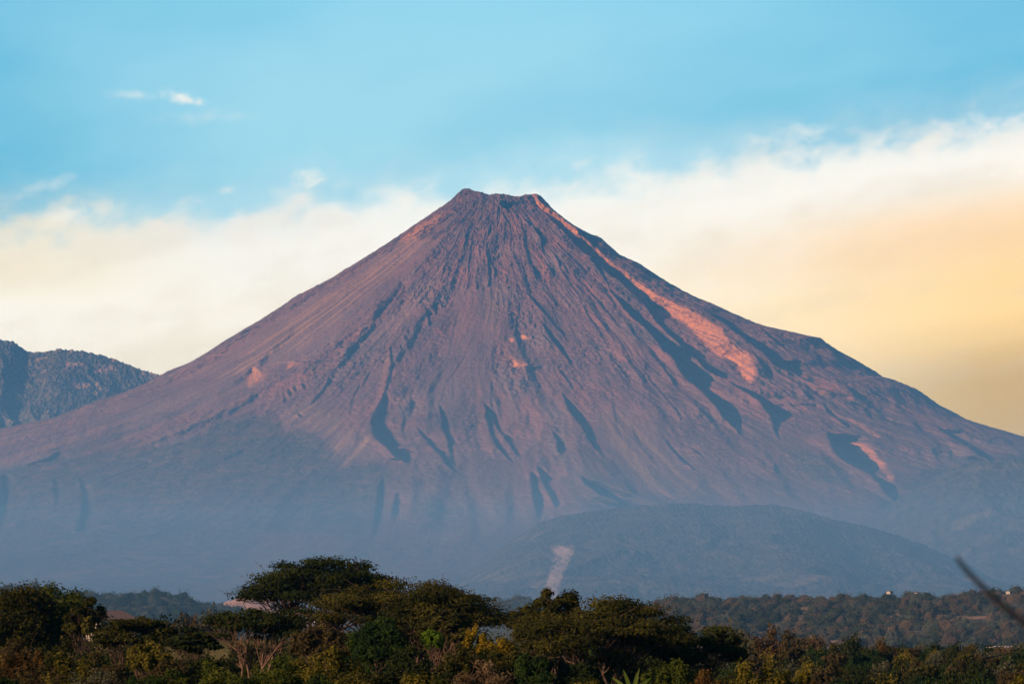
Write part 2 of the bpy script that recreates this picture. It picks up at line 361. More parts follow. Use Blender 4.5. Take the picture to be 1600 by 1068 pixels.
shadows = [
 # summit notch and the short gullies below it
 [(313, 784, 785), (317, 781, 793), (321, 779, 796), (327, 790, 795), (331, 793, 794)],
 [(325, 777, 780), (338, 777, 779), (352, 776, 777)],
 [(334, 785, 787), (343, 790, 794), (353, 796, 798)],
 [(352, 766, 768), (360, 763, 767), (368, 761, 763)],
 [(376, 759.5, 760.5), (395, 760, 763), (414, 762, 766), (430, 764, 767), (447, 763, 767), (450, 762, 763)],
 [(400, 771, 773), (410, 769, 772), (423, 772, 776), (433, 771, 773)],
 [(384, 749, 751), (397, 748, 750)],
 [(404, 716, 718), (411, 715, 718)],
 [(442, 745, 748), (450, 743, 747)],
 [(342, 817, 819), (348, 822, 828), (353, 827, 830)],
 [(355, 832, 834), (360, 834, 842), (368, 840, 846), (374, 844, 851), (384, 846, 850), (392, 847, 849)],
 [(388, 858, 860), (400, 865, 869), (412, 870, 875), (420, 874, 876), (446, 891, 893), (470, 915, 916), (485, 925, 926), (505, 939, 941), (522, 953, 954)],
 [(408, 850, 852), (418, 856, 860), (426, 860, 866), (432, 863, 867)],
 [(416, 831, 834), (424, 834, 839), (436, 843, 845), (446, 848, 849)],
 [(457, 821, 823), (463, 826, 831), (472, 833, 840), (481, 841, 848), (492, 852, 855), (500, 858, 861), (516, 873, 877), (530, 883, 886), (536, 886, 887)],
 [(492, 838, 840), (505, 846, 849), (517, 852, 857), (528, 859, 867), (540, 868, 878), (552, 878, 885), (562, 885, 892), (569, 888, 892), (576, 893, 894)],
 [(574, 895, 897), (590, 908, 910), (604, 915, 917), (616, 918, 919)],
 [(574, 871, 873), (584, 877, 882), (596, 886, 890), (608, 893, 895)],
 [(520, 842, 843), (528, 852, 855), (536, 858, 860)],
 [(612, 876, 878), (620, 880, 886), (632, 884, 896), (650, 895, 911), (665, 905, 921), (682, 916, 927), (700, 927, 939), (712, 939, 944), (716, 943, 944)],
 [(668, 861, 863), (676, 864, 870), (685, 869, 878), (695, 870, 885), (704, 870, 887), (709, 874, 882)],
 [(600, 967, 968), (615, 983, 985), (630, 1001, 1004), (645, 1013, 1015)],
 [(680, 1036, 1038), (692, 1041, 1046), (705, 1051, 1057), (718, 1062, 1069), (728, 1074, 1081), (738, 1090, 1092)],
 [(690, 1060, 1062), (700, 1075, 1083), (708, 1088, 1094), (716, 1098, 1099)],
 # the great right-hand valley
 [(330, 848, 851), (339, 855, 864), (354, 868, 881), (361, 876, 891), (376, 891, 907), (386, 902, 918), (395, 909, 928), (404, 922, 943), (417, 936, 952),
  (427, 947, 963), (436, 960, 978), (447, 974, 990), (459, 988, 1001), (470, 999, 1016), (479, 1008, 1029), (489, 1017, 1032), (496, 1022, 1031), (501, 1026, 1033),
  (512, 1036, 1048), (523, 1047, 1060), (536, 1062, 1075), (549, 1074, 1089), (561, 1088, 1104), (574, 1102, 1117), (585, 1119, 1134), (596, 1138, 1152),
  (607, 1152, 1172), (619, 1168, 1197), (628, 1184, 1210), (637, 1190, 1226), (645, 1194, 1236), (652, 1201, 1232), (660, 1205, 1218), (671, 1209, 1217), (690, 1216, 1220)],
 [(450, 951, 953), (459, 956, 962), (470, 963, 973), (480, 971, 982), (491, 980, 995), (504, 994, 1012), (517, 1008, 1028), (529, 1017, 1042), (540, 1025, 1060),
  (551, 1031, 1070), (562, 1047, 1077), (574, 1053, 1096), (585, 1059, 1100), (596, 1069, 1103), (607, 1083, 1106), (619, 1097, 1122), (630, 1106, 1137),
  (639, 1114, 1147), (652, 1124, 1150), (664, 1140, 1158), (676, 1152, 1158)],
 [(396, 921, 923), (410, 924, 927), (430, 938, 941), (446, 950, 952)],
 [(318, 848, 850), (324, 855, 864), (339, 873, 887), (350, 885, 902), (361, 901, 917), (369, 903, 925), (378, 918, 930), (385, 925, 933)],
 [(378, 942, 945), (384, 947, 952), (392, 955, 962), (400, 966, 973)],
 [(443, 1026, 1028), (452, 1038, 1042), (461, 1055, 1061), (472, 1073, 1082), (480, 1086, 1097), (489, 1101, 1118), (499, 1113, 1132), (508, 1126, 1147), (517, 1137, 1158),
  (527, 1150, 1171), (536, 1163, 1184), (546, 1180, 1199), (553, 1187, 1206), (562, 1198, 1217), (570, 1204, 1230), (577, 1217, 1238), (581, 1232, 1243),
  (587, 1243, 1251), (593, 1256, 1267), (602, 1273, 1286), (612, 1296, 1306), (619, 1315, 1325), (628, 1331, 1336)],
 [(556, 1176, 1179), (563, 1180, 1186), (572, 1189, 1195), (582, 1193, 1200), (590, 1200, 1203)],
 [(546, 1271, 1273), (552, 1273, 1278), (560, 1277, 1284), (569, 1283, 1288), (573, 1286, 1287)],
 [(536, 1286, 1288), (545, 1294, 1300), (553, 1302, 1312), (560, 1309, 1322), (568, 1315, 1333), (574, 1322, 1334), (579, 1330, 1336)],
 [(588, 1363, 1367), (594, 1370, 1378), (599, 1380, 1384)],
 [(512, 1186, 1189), (518, 1192, 1200), (527, 1202, 1209), (534, 1215, 1222), (542, 1231, 1235)],
 [(630, 1289, 1292), (636, 1292, 1298), (645, 1297, 1308), (652, 1303, 1317), (660, 1311, 1324), (666, 1322, 1327)],
 [(633, 1349, 1353), (640, 1352, 1360), (648, 1356, 1364), (656, 1363, 1367)],
 [(590, 1239, 1241), (598, 1246, 1248), (606, 1253, 1256), (613, 1259, 1263), (620, 1266, 1268)],
 [(620, 1229, 1230), (630, 1240, 1243), (640, 1253, 1257), (647, 1259, 1260)],
 [(560, 1221, 1223), (568, 1227, 1230), (574, 1230, 1232)],
 [(676, 1288, 1296), (681, 1286, 1328), (689, 1285, 1338), (700, 1290, 1344), (710, 1299, 1349), (721, 1311, 1352), (731, 1328, 1362), (742, 1354, 1374), (757, 1369, 1401),
  (770, 1380, 1406), (784, 1395, 1404)],
 [(668, 1462, 1470), (674, 1465, 1492), (683, 1478, 1511), (694, 1498, 1541), (704, 1513, 1556), (712, 1522, 1562), (722, 1545, 1562)],
 [(661, 1500, 1504), (666, 1508, 1516), (672, 1520, 1530)],
 # centre and left gullies
 [(612, 600, 602), (622, 597, 608), (631, 592, 607), (641, 588, 605), (650, 581, 603), (659, 578, 601), (665, 580, 607), (672, 582, 613), (682, 584, 618), (691, 590, 626),
  (699, 604, 623), (706, 610, 641), (716, 618, 641), (721, 632, 641)],
 [(630, 684, 686), (636, 686, 691), (643, 688, 695), (654, 690, 699), (665, 691, 702), (676, 695, 704), (687, 700, 710), (697, 700, 709), (706, 702, 709), (716, 703, 712), (727, 708, 714)],
 [(668, 652, 655), (675, 656, 662), (682, 661, 671), (691, 668, 678), (701, 677, 688), (710, 687, 701), (719, 692, 705), (729, 701, 710), (738, 713, 716)],
 [(628, 754, 756), (634, 756, 763), (641, 758, 770), (650, 756, 772), (659, 760, 773), (667, 764, 773), (675, 765, 775), (684, 768, 778), (693, 772, 782), (702, 780, 789),
  (712, 789, 797), (721, 799, 804)],
 [(640, 768, 770), (650, 770, 776), (660, 771, 779), (672, 779, 784), (680, 788, 797), (689, 793, 802), (699, 798, 807), (708, 805, 813), (717, 812, 816)],
 [(592, 768, 770), (600, 766, 769), (630, 767, 770), (645, 772, 775), (652, 774, 775)],
 [(560, 776, 778), (570, 777, 779), (578, 778, 779)],
 [(630, 624, 626), (643, 629, 632), (655, 631, 634), (668, 627, 631), (680, 630, 634), (692, 634, 635)],
 [(478, 662, 664), (484, 666, 670), (491, 667, 672), (498, 670, 674), (506, 669, 674)],
 [(466, 685, 687), (472, 687, 690), (478, 689, 691)],
 [(473, 677, 679), (480, 677, 682), (488, 680, 684), (494, 683, 684)],
 [(461, 693, 695), (468, 695, 698)],
 [(521, 631, 633), (527, 632, 636), (534, 635, 637)],
 [(512, 638, 640), (518, 637, 641), (522, 639, 640)],
 [(522, 647, 648), (527, 647, 650)],
 [(513, 655, 656), (520, 655, 657)],
 [(541, 625, 627), (545, 626, 630), (549, 628, 629)],
 [(590, 512, 514), (594, 512, 519), (600, 512, 517)],
 [(585, 517, 519), (590, 519, 523)],
 [(596, 511, 516), (604, 506, 512), (612, 501, 508), (620, 495, 502), (631, 486, 490)],
 [(644, 464, 466), (648, 466, 472), (652, 471, 474)],
 [(599, 472, 475), (603, 472, 479), (608, 474, 479)],
 [(604, 458, 461), (609, 458, 465), (614, 460, 463)],
 [(607, 448, 451), (613, 449, 457), (620, 452, 456)],
 [(614, 442, 445), (621, 442, 448), (629, 443, 446)],
 [(545, 608, 612), (570, 612, 617), (590, 607, 612), (612, 601, 605)],
 # thin levees on the lower fans
 [(634, 717, 718), (660, 724, 726), (690, 733, 735), (714, 744, 745)], [(640, 729, 730), (670, 737, 739), (700, 747, 749), (712, 752, 753)],
 [(655, 707, 708), (680, 716, 718), (700, 722, 724)], [(600, 700, 701), (612, 690, 692), (622, 688, 690)], [(545, 735, 736), (580, 708, 710), (600, 694, 696)],
 [(560, 662, 664), (590, 650, 653), (620, 640, 643), (650, 640, 642)], [(590, 948, 949), (620, 956, 958), (660, 962, 965), (700, 975, 977)],
 [(540, 935, 937), (575, 965, 968), (600, 985, 988)], [(560, 985, 987), (600, 1018, 1022), (640, 1052, 1056), (660, 1066, 1068)],
 [(540, 1005, 1007), (580, 1035, 1038), (610, 1058, 1060)], [(660, 985, 987), (700, 1003, 1006), (735, 1030, 1033)], [(650, 575, 577), (680, 560, 562), (700, 558, 560)],
 [(600, 560, 563), (630, 548, 551), (655, 545, 547)], [(560, 590, 592), (585, 575, 578), (610, 560, 562)],
 [(480, 718, 719), (520, 706, 708), (560, 700, 701)], [(470, 905, 907), (510, 928, 931), (545, 950, 953)], [(430, 900, 902), (470, 932, 935), (500, 956, 959), (530, 985, 987)],
 [(400, 812, 813), (440, 822, 824), (470, 832, 833)], [(360, 720, 721), (400, 700, 702), (440, 688, 690)], [(350, 742, 743), (390, 735, 737), (430, 730, 731)],
 # soft lower buttresses in the haze
 [(735, 828, 832), (750, 827, 848), (775, 832, 850), (800, 838, 850), (815, 842, 846)],
 [(725, 838, 841), (745, 842, 860), (770, 855, 872), (790, 866, 876)],
 [(745, 597, 601), (765, 590, 606), (790, 587, 604), (815, 583, 597), (840, 581, 590)],
 [(770, 618, 624), (785, 615, 630), (800, 612, 626), (812, 614, 620)],
 [(745, 905, 915), (760, 915, 945), (775, 935, 985), (788, 965, 1010)],
 [(706, 90, 100), (716, 70, 100), (726, 40, 60)],
 [(742, 2, 16), (770, 0, 22), (800, -5, 20), (830, -15, 10)],
 [(750, 82, 92), (770, 84, 94), (790, 86, 92)],
 [(748, 124, 131), (770, 128, 140), (800, 126, 146), (830, 120, 142)],
]
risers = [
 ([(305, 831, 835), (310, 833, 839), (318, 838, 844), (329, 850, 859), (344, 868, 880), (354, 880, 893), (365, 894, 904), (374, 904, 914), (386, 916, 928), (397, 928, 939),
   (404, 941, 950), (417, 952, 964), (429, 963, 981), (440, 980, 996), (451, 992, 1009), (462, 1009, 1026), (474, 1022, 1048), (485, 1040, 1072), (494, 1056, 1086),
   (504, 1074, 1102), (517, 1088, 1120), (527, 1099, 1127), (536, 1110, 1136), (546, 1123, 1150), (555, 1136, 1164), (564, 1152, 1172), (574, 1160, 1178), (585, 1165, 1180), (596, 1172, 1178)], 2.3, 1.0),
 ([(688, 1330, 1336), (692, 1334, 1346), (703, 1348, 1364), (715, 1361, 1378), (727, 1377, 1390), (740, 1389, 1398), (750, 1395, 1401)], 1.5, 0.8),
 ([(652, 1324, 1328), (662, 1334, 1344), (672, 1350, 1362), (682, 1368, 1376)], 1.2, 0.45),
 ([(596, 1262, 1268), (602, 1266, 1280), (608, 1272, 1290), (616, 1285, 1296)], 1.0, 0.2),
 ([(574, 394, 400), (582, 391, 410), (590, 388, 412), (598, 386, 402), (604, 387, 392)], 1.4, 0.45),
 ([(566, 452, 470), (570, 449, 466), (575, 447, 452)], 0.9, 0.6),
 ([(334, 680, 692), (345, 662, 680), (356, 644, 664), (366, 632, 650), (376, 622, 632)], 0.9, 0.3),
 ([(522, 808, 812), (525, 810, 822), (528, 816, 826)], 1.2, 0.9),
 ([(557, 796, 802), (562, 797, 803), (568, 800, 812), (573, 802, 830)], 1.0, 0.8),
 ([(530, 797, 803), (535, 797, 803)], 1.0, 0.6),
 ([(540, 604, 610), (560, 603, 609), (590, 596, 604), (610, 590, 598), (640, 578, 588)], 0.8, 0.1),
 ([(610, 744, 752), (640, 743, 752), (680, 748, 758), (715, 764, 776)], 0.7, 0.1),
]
DEL = np.zeros_like(U)
SHM = np.zeros_like(U)
def rowsel(rows, pad):
    a = np.array(sorted(rows), float)
    wmax = (a[:, 2] - a[:, 1]).max()
    sel = (V > a[0, 0] - 4) & (V < a[-1, 0] + 4) & (U > a[:, 1].min() - pad * wmax - 4) & (U < a[:, 2].max() + pad * wmax + 4) & (ct_ > -0.1)
    return a, np.nonzero(sel)
for rows in shadows:
    a, idx = rowsel(rows, 7)
    v = Vn[idx]; u = Un[idx]
    uL = np.interp(v, a[:, 0], a[:, 1]); uR = np.interp(v, a[:, 0], a[:, 2])
    fade = sstep(v, a[0, 0] - 2.5, a[0, 0] + 1.5) * (1 - sstep(v, a[-1, 0] - 1.5, a[-1, 0] + 2.5))
    wd = np.maximum(uR - uL, 1.2)
    s = (u - uL) / wd
    cl_ = (a[:, 1] + a[:, 2]) / 2
    sl_ = np.gradient(cl_, a[:, 0])
    sl_ = np.convolve(np.pad(sl_, 1, 'edge'), [0.25, 0.5, 0.25], 'valid')
    H = wd * MPP[idx] * 1.12 / np.maximum(0.583 - 0.257 * np.interp(v, a[:, 0], sl_), 0.25)
    H = 760 * np.tanh(H / 760)
    H = H * np.interp(TH[idx], [R(-60), R(-30), R(40), R(48), R(58), R(75)], [1.1, 1.0, 1.0, 0.7, 0.42, 0.25])
    if a[0, 0] == 330: H = H * np.interp(v, [330, 380, 430, 480], [0.5, 0.6, 0.9, 1.05])
    fl_ = min(max(3.0, 0.2 * (a[-1, 0] - a[0, 0]) + 0.6 * (a[:, 2] - a[:, 1]).max()), 48.0)
    ft_ = sstep(v, a[0, 0] - 3, a[0, 0] + fl_) * (1 - sstep(v, a[-1, 0] - fl_, a[-1, 0] + 3))
    fade = fade + (ft_ - fade) * np.maximum(sstep(-s, 0.0, 0.6), sstep(s, 0.8, 1.5))
    vg = np.arange(a[0, 0] - 30, a[-1, 0] + 31)
    kn = np.exp(-np.arange(-24, 25) ** 2 / (2 * 9.0 ** 2)); kn /= kn.sum()
    wg = np.convolve(np.pad(np.interp(vg, a[:, 0], np.maximum(a[:, 2] - a[:, 1], 1.2)), 24, 'edge'), kn, 'valid')
    wds = np.interp(v, vg, wg)
    hg = np.maximum(np.interp(vg, a[:, 0], a[:, 2] - a[:, 1]), 1.2) / np.maximum(0.583 - 0.257 * np.interp(vg, a[:, 0], sl_), 0.25)
    hg = np.convolve(np.pad(hg, 24, 'edge'), kn, 'valid')
    hr_ = wd / np.maximum(0.583 - 0.257 * np.interp(v, a[:, 0], sl_), 0.25)
    Hs = H * np.clip(np.interp(v, vg, hg) / hr_, 0.3, 1.6) if (a[:, 2] - a[:, 1]).max() > 14 else H
    top_ = 0.52 * Hs
    p = np.where(s < 0, top_ * np.exp((u - uL) / (2.6 * wds)), np.where(s < 0.5, top_ - H * sstep(s, 0, 0.5), np.where(s < 1, top_ - H, (top_ - H) * np.exp(-(u - uR) / (3.0 * wds)))))
    DEL[idx] += p * fade
    SHM[idx] = np.maximum(SHM[idx], fade * sstep(s, -0.3, 0.1) * (1 - sstep(s, 1.0, 1.4)) * sstep(wd, 3, 8))
soft = [
 [(430, 702, 713), (480, 668, 681), (520, 640, 654), (560, 618, 632), (600, 604, 618)], [(400, 655, 662), (420, 640, 649), (470, 600, 611), (520, 560, 573), (570, 525, 539), (620, 490, 502)],
 [(400, 876, 884), (450, 905, 914), (500, 935, 947), (560, 975, 989), (620, 1013, 1029), (680, 1043, 1058)], [(430, 928, 936), (480, 955, 965), (540, 998, 1011), (600, 1048, 1063), (660, 1103, 1120), (710, 1150, 1168)],
 [(340, 736, 742), (400, 718, 726), (460, 700, 708)], [(330, 806, 811), (400, 822, 829), (450, 838, 846)], [(460, 792, 800), (520, 800, 812), (580, 822, 836), (640, 848, 862)],
 [(560, 690, 700), (600, 672, 684), (650, 664, 676), (690, 668, 680)], [(500, 470, 482), (540, 430, 444), (580, 385, 400), (620, 330, 346)], [(600, 420, 434), (640, 360, 376), (670, 290, 308), (700, 210, 230)],
 [(725, 690, 704), (760, 680, 706), (800, 668, 700), (850, 655, 690)], [(712, 943, 956), (750, 968, 986), (790, 1000, 1022)], [(735, 716, 728), (790, 730, 746), (850, 735, 756)],
 [(740, 790, 800), (790, 788, 806), (850, 780, 800)], [(730, 640, 652), (770, 645, 660), (820, 638, 656)], [(745, 455, 480), (800, 430, 470), (850, 400, 450)],
 [(690, 1250, 1266), (730, 1290, 1312), (780, 1330, 1354)], [(640, 1400, 1412), (680, 1440, 1456), (710, 1470, 1490)],
 [(590, 1300, 1312), (630, 1345, 1360), (670, 1400, 1416)], [(700, 1180, 1194), (740, 1210, 1228), (790, 1240, 1262)], [(720, 1110, 1122), (750, 1135, 1150), (790, 1160, 1180)],
]
for rows in soft:
    a, idx = rowsel(rows, 7)
    v = Vn[idx] + 3 * fbm(U[idx] / 25., V[idx] / 25., 2, 17); u = Un[idx] + 5 * fbm(U[idx] / 35., V[idx] / 35., 3, 18)
    uL = np.interp(v, a[:, 0], a[:, 1]); uR = np.interp(v, a[:, 0], a[:, 2])
    ht = (a[-1, 0] - a[0, 0]) * 0.3
    fade = sstep(v, a[0, 0] - 4, a[0, 0] + ht) * (1 - sstep(v, a[-1, 0] - ht, a[-1, 0] + 6))
    wd = np.maximum(uR - uL, 2); s = (u - uL) / wd
    H = wd * MPP[idx] * 1.05
    DEL[idx] += H * fade * np.where(s < 0, 0.5 * np.exp(s / 2.2), np.where(s < 1, 0.5 - sstep(s, 0, 1), -0.5 * np.exp(-(s - 1) / 2.6)))
OCH_SUN = np.zeros_like(U)
for rows, kk, oc_sun in risers:
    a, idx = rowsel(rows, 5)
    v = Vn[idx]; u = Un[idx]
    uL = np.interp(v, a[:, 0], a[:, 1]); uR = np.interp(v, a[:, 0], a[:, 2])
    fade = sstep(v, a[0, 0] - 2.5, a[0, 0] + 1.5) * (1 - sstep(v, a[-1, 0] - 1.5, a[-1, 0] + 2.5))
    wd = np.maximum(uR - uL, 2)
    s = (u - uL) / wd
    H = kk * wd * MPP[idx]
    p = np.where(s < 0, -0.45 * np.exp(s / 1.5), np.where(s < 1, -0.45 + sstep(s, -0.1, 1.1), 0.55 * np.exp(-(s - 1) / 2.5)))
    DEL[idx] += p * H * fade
    OCH_SUN[idx] = np.maximum(OCH_SUN[idx], oc_sun * fade * sstep(s, -0.35, 0.15) * (1 - sstep(s, 0.6, 1.6)))  # ochre rock plus the orange glow of sun-facing scarps, put into the colour

# masks of ground kinds, drawn on the mountain as real patches of lava, scree and forest
Up = U + 9 * fbm(U / 30., V / 30., 4, 41) + 2.5 * vnoise(U / 5., V / 5., 42)
Vp = V + 9 * fbm(U / 30., V / 30., 4, 43) + 2.5 * vnoise(U / 5., V / 5., 44)
def blur(m, k=5):
    for ax in (0, 1):
        for _ in range(2):
            c_ = np.cumsum(np.concatenate([np.repeat(m.take([0], ax), k, ax), m, np.repeat(m.take([-1], ax), k, ax)], ax), axis=ax, dtype=np.float64)
            n_ = m.shape[ax]
            m = ((c_.take(range(2 * k, 2 * k + n_), ax) - c_.take(range(0, n_), ax)) / (2.0 * k)).astype(np.float32)
    return m
def patch(*polys):
    m = np.zeros(U.shape, np.float32)
    for pl in polys: m[in_poly(Up, Vp, pl)] = 1
    return blur(m * (ct_ > -0.2))
VEG = patch([(-900, 700), (-100, 738), (0, 733), (60, 722), (130, 712), (220, 702), (300, 684), (335, 662), (380, 652), (420, 650), (440, 666), (400, 692), (430, 677), (470, 676), (500, 684),
             (522, 706), (515, 722), (522, 742), (552, 735), (590, 722), (612, 735), (606, 768), (590, 800), (590, 860), (500, 830), (430, 835), (400, 950), (-900, 950)],
            [(650, 790), (690, 770), (730, 790), (715, 826), (650, 836)], [(905, 735), (950, 745), (1000, 772), (1040, 800), (980, 815), (920, 790)],
            [(1380, 760), (1450, 735), (1510, 712), (1620, 705), (2400, 760), (2400, 950), (1300, 950)], [(1240, 700), (1290, 720), (1340, 745), (1300, 762), (1240, 740)])
SMOOTH = patch([(712, 462), (770, 452), (780, 500), (770, 560), (775, 610), (745, 640), (690, 645), (650, 620), (690, 560), (706, 500)],
               [(640, 372), (690, 380), (560, 500), (450, 580), (330, 640), (100, 672), (300, 585), (470, 478), (560, 425)],
               [(930, 620), (1000, 640), (1080, 740), (1040, 770), (980, 740), (940, 690)], [(1190, 665), (1240, 670), (1290, 720), (1230, 712)],
               [(480, 625), (440, 655), (520, 690), (540, 735), (600, 720), (570, 690), (520, 650)])
TAN = patch([(660, 372), (636, 378), (470, 490), (400, 545), (330, 600), (470, 540), (560, 470), (640, 405)],
            [(705, 384), (694, 392), (682, 428), (642, 470), (622, 498), (644, 492), (668, 462), (690, 430)],
            [(764, 448), (790, 450), (772, 520), (760, 520)], [(484, 626), (436, 656), (515, 682), (528, 735), (560, 728), (600, 700), (560, 670)],
            [(940, 640), (1000, 660), (1060, 730), (1130, 770), (1060, 780), (970, 740)])
lower_scar = np.zeros(U.shape, np.float32)
Us = U + 2.5 * fbm(U / 9., V / 9., 3, 51); Vs = V + 2.5 * fbm(U / 9., V / 9., 3, 52)
for pl in ([(862, 850), (898, 852), (892, 872), (880, 895), (872, 930), (850, 930), (857, 900), (864, 880)],
           [(1478, 905), (1500, 900), (1495, 915), (1475, 918)],
           [(1420, 818), (1460, 828), (1490, 838), (1470, 846), (1430, 834)]):
    lower_scar[in_poly(Us, Vs, pl)] = 1
ochre_sunlit2 = patch([(696, 330), (676, 340), (640, 362), (618, 384), (640, 380), (668, 362), (690, 346)], [(806, 519), (826, 525), (826, 530), (806, 526)],
               [(796, 530), (806, 530), (804, 536), (796, 536)], [(796, 555), (806, 556), (806, 566), (832, 567), (832, 576), (806, 574), (796, 566)],
               [(385, 575), (425, 572), (420, 590), (392, 606), (384, 596)], [(448, 566), (474, 562), (470, 570), (448, 577)])  # tint patches: sunlit band and ledges painted onto partly ochre rock
# erosion: fine ribs that run down the slope, blocks and boulders
lg = np.log(np.maximum(RA, 120.0))
warp = 0.12 * fbm(TH * 2.5, lg * 1.6, 2, 61)
tw = TH + warp * 0.6
amp_r = np.interp(RA, [150, 500, 1500, 3000, 5000, 8500], [4, 10, 17, 26, 30, 12])
rib = ridged(tw * 15.0, lg * 1.6, 3, 71, 0.55) - 0.35
rib2 = ridged(tw * 44.0, lg * 2.2, 3, 75, 0.6) - 0.35
rib3 = ridged(tw * 120.0 + 0.35 * vnoise(TH * 30, lg * 6, 4), lg * 5.0, 3, 79, 0.6) - 0.35
rough_m = 0.35 + 0.65 * sstep(fbm(tw * 9.0, lg * 4.0, 3, 81), -0.15, 0.25)
rough_m = rough_m * (1 - 0.85 * SMOOTH) * (1 - 0.45 * sstep(V, 560, 700)) * (1 - 0.3 * VEG)
blk = fbm(BX / 34.0, (BZ * 1.3 + BY * 0.3) / 34.0, 5, 91, 0.65)
blk2 = np.abs(vnoise(BX / 15.0, (BZ * 1.3) / 15.0, 95))
flowl = ridged(BX / 260. + 0.9 * fbm(BX / 500., BZ / 400., 2, 99), BZ / 420. + 0.6 * fbm(BX / 400., BZ / 300., 2, 98), 4, 97, 0.6) - 0.3
pres = sstep(fbm(tw * 6.0, lg * 3.0, 3, 131), -0.2, 0.35)
e = rib * amp_r * 1.0 * (1 - 0.75 * SMOOTH) + rib2 * amp_r * 0.20 * (0.1 + 0.9 * pres) * (1 - 0.8 * SMOOTH) + rib3 * amp_r * 0.05 * rough_m * pres
blk3 = fbm(BX / 13.0, (BZ * 1.2 + BY * 0.4) / 13.0, 3, 93, 0.7)
bumpf = fbm(BX / 120.0 + 3, (BZ * 0.8) / 150.0, 3, 94, 0.5)
e = e + blk * 22.0 * rough_m + (blk2 - 0.25) * 9.0 * rough_m + blk3 * 11.0 * (0.2 + 0.8 * rough_m) + bumpf * 26 * (1 - 0.5 * SMOOTH) * sstep(RA, 300, 900)
e = e + flowl * np.interp(RA, [0, 900, 2500, 5000], [0, 6, 24, 34]) * sstep(V, 420, 640) * (1 - 0.4 * VEG) * (1 - 0.6 * SMOOTH)
e = e * sstep(RA, 60, 240)
e = e * (1 - 0.35 * sstep(V, 700, 840)) * (1 - 0.72 * SHM)
PYv = BY - (DEL + e * 1.35) * FW
PZv = BZ + (blk * 7.0 * (0.4 + 0.6 * rough_m) + (rib2 * 3.0 + rib3 * 2.0)) * sstep(RA, 60, 240) * np.where(BZ < 60, 0, 1)
PZv = PZv + (5 * fbm(TH * 16, RA / 45., 3, 161) + 5 * np.maximum(vnoise(TH * 40, RA / 20., 163), 0)) * np.exp(-((RA - 235) / 80.) ** 2)
PXv = BX
tone = 0.5 + 0.5 * np.clip(0.9 * fbm(tw * 26.0, lg * 2.2, 4, 101, 0.6) + 0.5 * fbm(tw * 7.0, lg * 3.0, 3, 105), -1, 1)
streakT = sstep(fbm(TH * 48.0, lg * 0.7, 3, 111, 0.65), 0.0, 0.2)
ash = sstep(fbm(tw * 6.5 + 3, lg * 2.6, 4, 151, 0.55), 0.02, 0.30)
rustm = sstep(fbm(tw * 9.0 + 9, lg * 2.2, 4, 155, 0.6), 0.06, 0.32)
lava = sstep(fbm(tw * 8.0 + 5, lg * 3.0, 4, 159, 0.6), 0.05, 0.28)
tan_all = np.clip(TAN * (0.08 + 0.8 * streakT) + 0.35 * streakT * sstep(-TH, R(10), R(50)) * sstep(RA, 250, 800), 0, 1)
rock_mat, t = new_mat('volcanic_rock')
obj_c = t.n('ShaderNodeTexCoord').outputs['Object']
nz = t.noise(obj_c, 0.012, 6, 0.6); nz2 = t.noise(obj_c, 0.05, 6, 0.65); nz3 = t.noise(obj_c, 0.11, 3, 0.7)
tone_n = t.attr('tone').outputs['Fac']
c = t.mix(tone_n, (0.078, 0.034, 0.030, 1), (0.245, 0.102, 0.076, 1))
c = t.mix(t.sm(nz3, 0.40, 0.58, 0.55, 0.0), c, (0.060, 0.040, 0.042, 1))
c = t.mix(t.sm(t.attr('height').outputs['Fac'], 0.45, 1.0, 0.0, 0.45), c, (0.088, 0.038, 0.032, 1))
c = t.mix(t.sm(nz2, 0.35, 0.7, 0.0, 0.5), c, (0.29, 0.14, 0.10, 1))
c = t.mix(t.sm(nz, 0.5, 0.75, 0.0, 0.4), c, (0.12, 0.08, 0.08, 1))
c = t.mix(t.m('MULTIPLY', t.attr('ash').outputs['Fac'], 0.45), c, (0.200, 0.130, 0.115, 1))
c = t.mix(t.m('MULTIPLY', t.attr('rust').outputs['Fac'], 0.45), c, (0.300, 0.105, 0.062, 1))
c = t.mix(t.m('MULTIPLY', t.attr('lava').outputs['Fac'], 0.5), c, (0.062, 0.036, 0.038, 1))
c = t.mix(t.m('MULTIPLY', t.attr('smooth_scree').outputs['Fac'], 0.4), c, (0.18, 0.098, 0.085, 1))
c = t.mix(t.m('MULTIPLY', t.attr('tan').outputs['Fac'], 0.95), c, (0.32, 0.165, 0.078, 1))
c = t.mix(t.m('MULTIPLY', t.attr('ochre_sunlit').outputs['Fac'], t.sm(nz2, 0.3, 0.6, 0.3, 0.95)), c, (0.66, 0.235, 0.05, 1))  # oxidized rock colour, pushed to bright orange where scarps look sunlit
vegc = t.mix(t.sm(nz2, 0.35, 0.65), (0.022, 0.030, 0.024, 1), (0.075, 0.065, 0.045, 1))
c = t.mix(t.m('MULTIPLY', t.attr('veg').outputs['Fac'], t.sm(nz, 0.68, 0.42, 0.15, 0.8)), c, vegc)
c = t.mix(t.m('MULTIPLY', t.attr('scar').outputs['Fac'], 0.9), c, (0.52, 0.37, 0.30, 1))
hb = t.m('ADD', t.m('MULTIPLY', nz2, 1.0), t.m('MULTIPLY', t.noise(obj_c, 0.16, 4, 0.6), 0.4))
finish(t, c, 1.0, hb, 18.0, 0.9, 0.0)
och_sun = OCH_SUN * (0.45 + 0.55 * sstep(fbm(tw * 70., lg * 3., 3, 121) + 0.5 * fbm(BX / 30., BZ / 30., 3, 122), -0.3, 0.3))
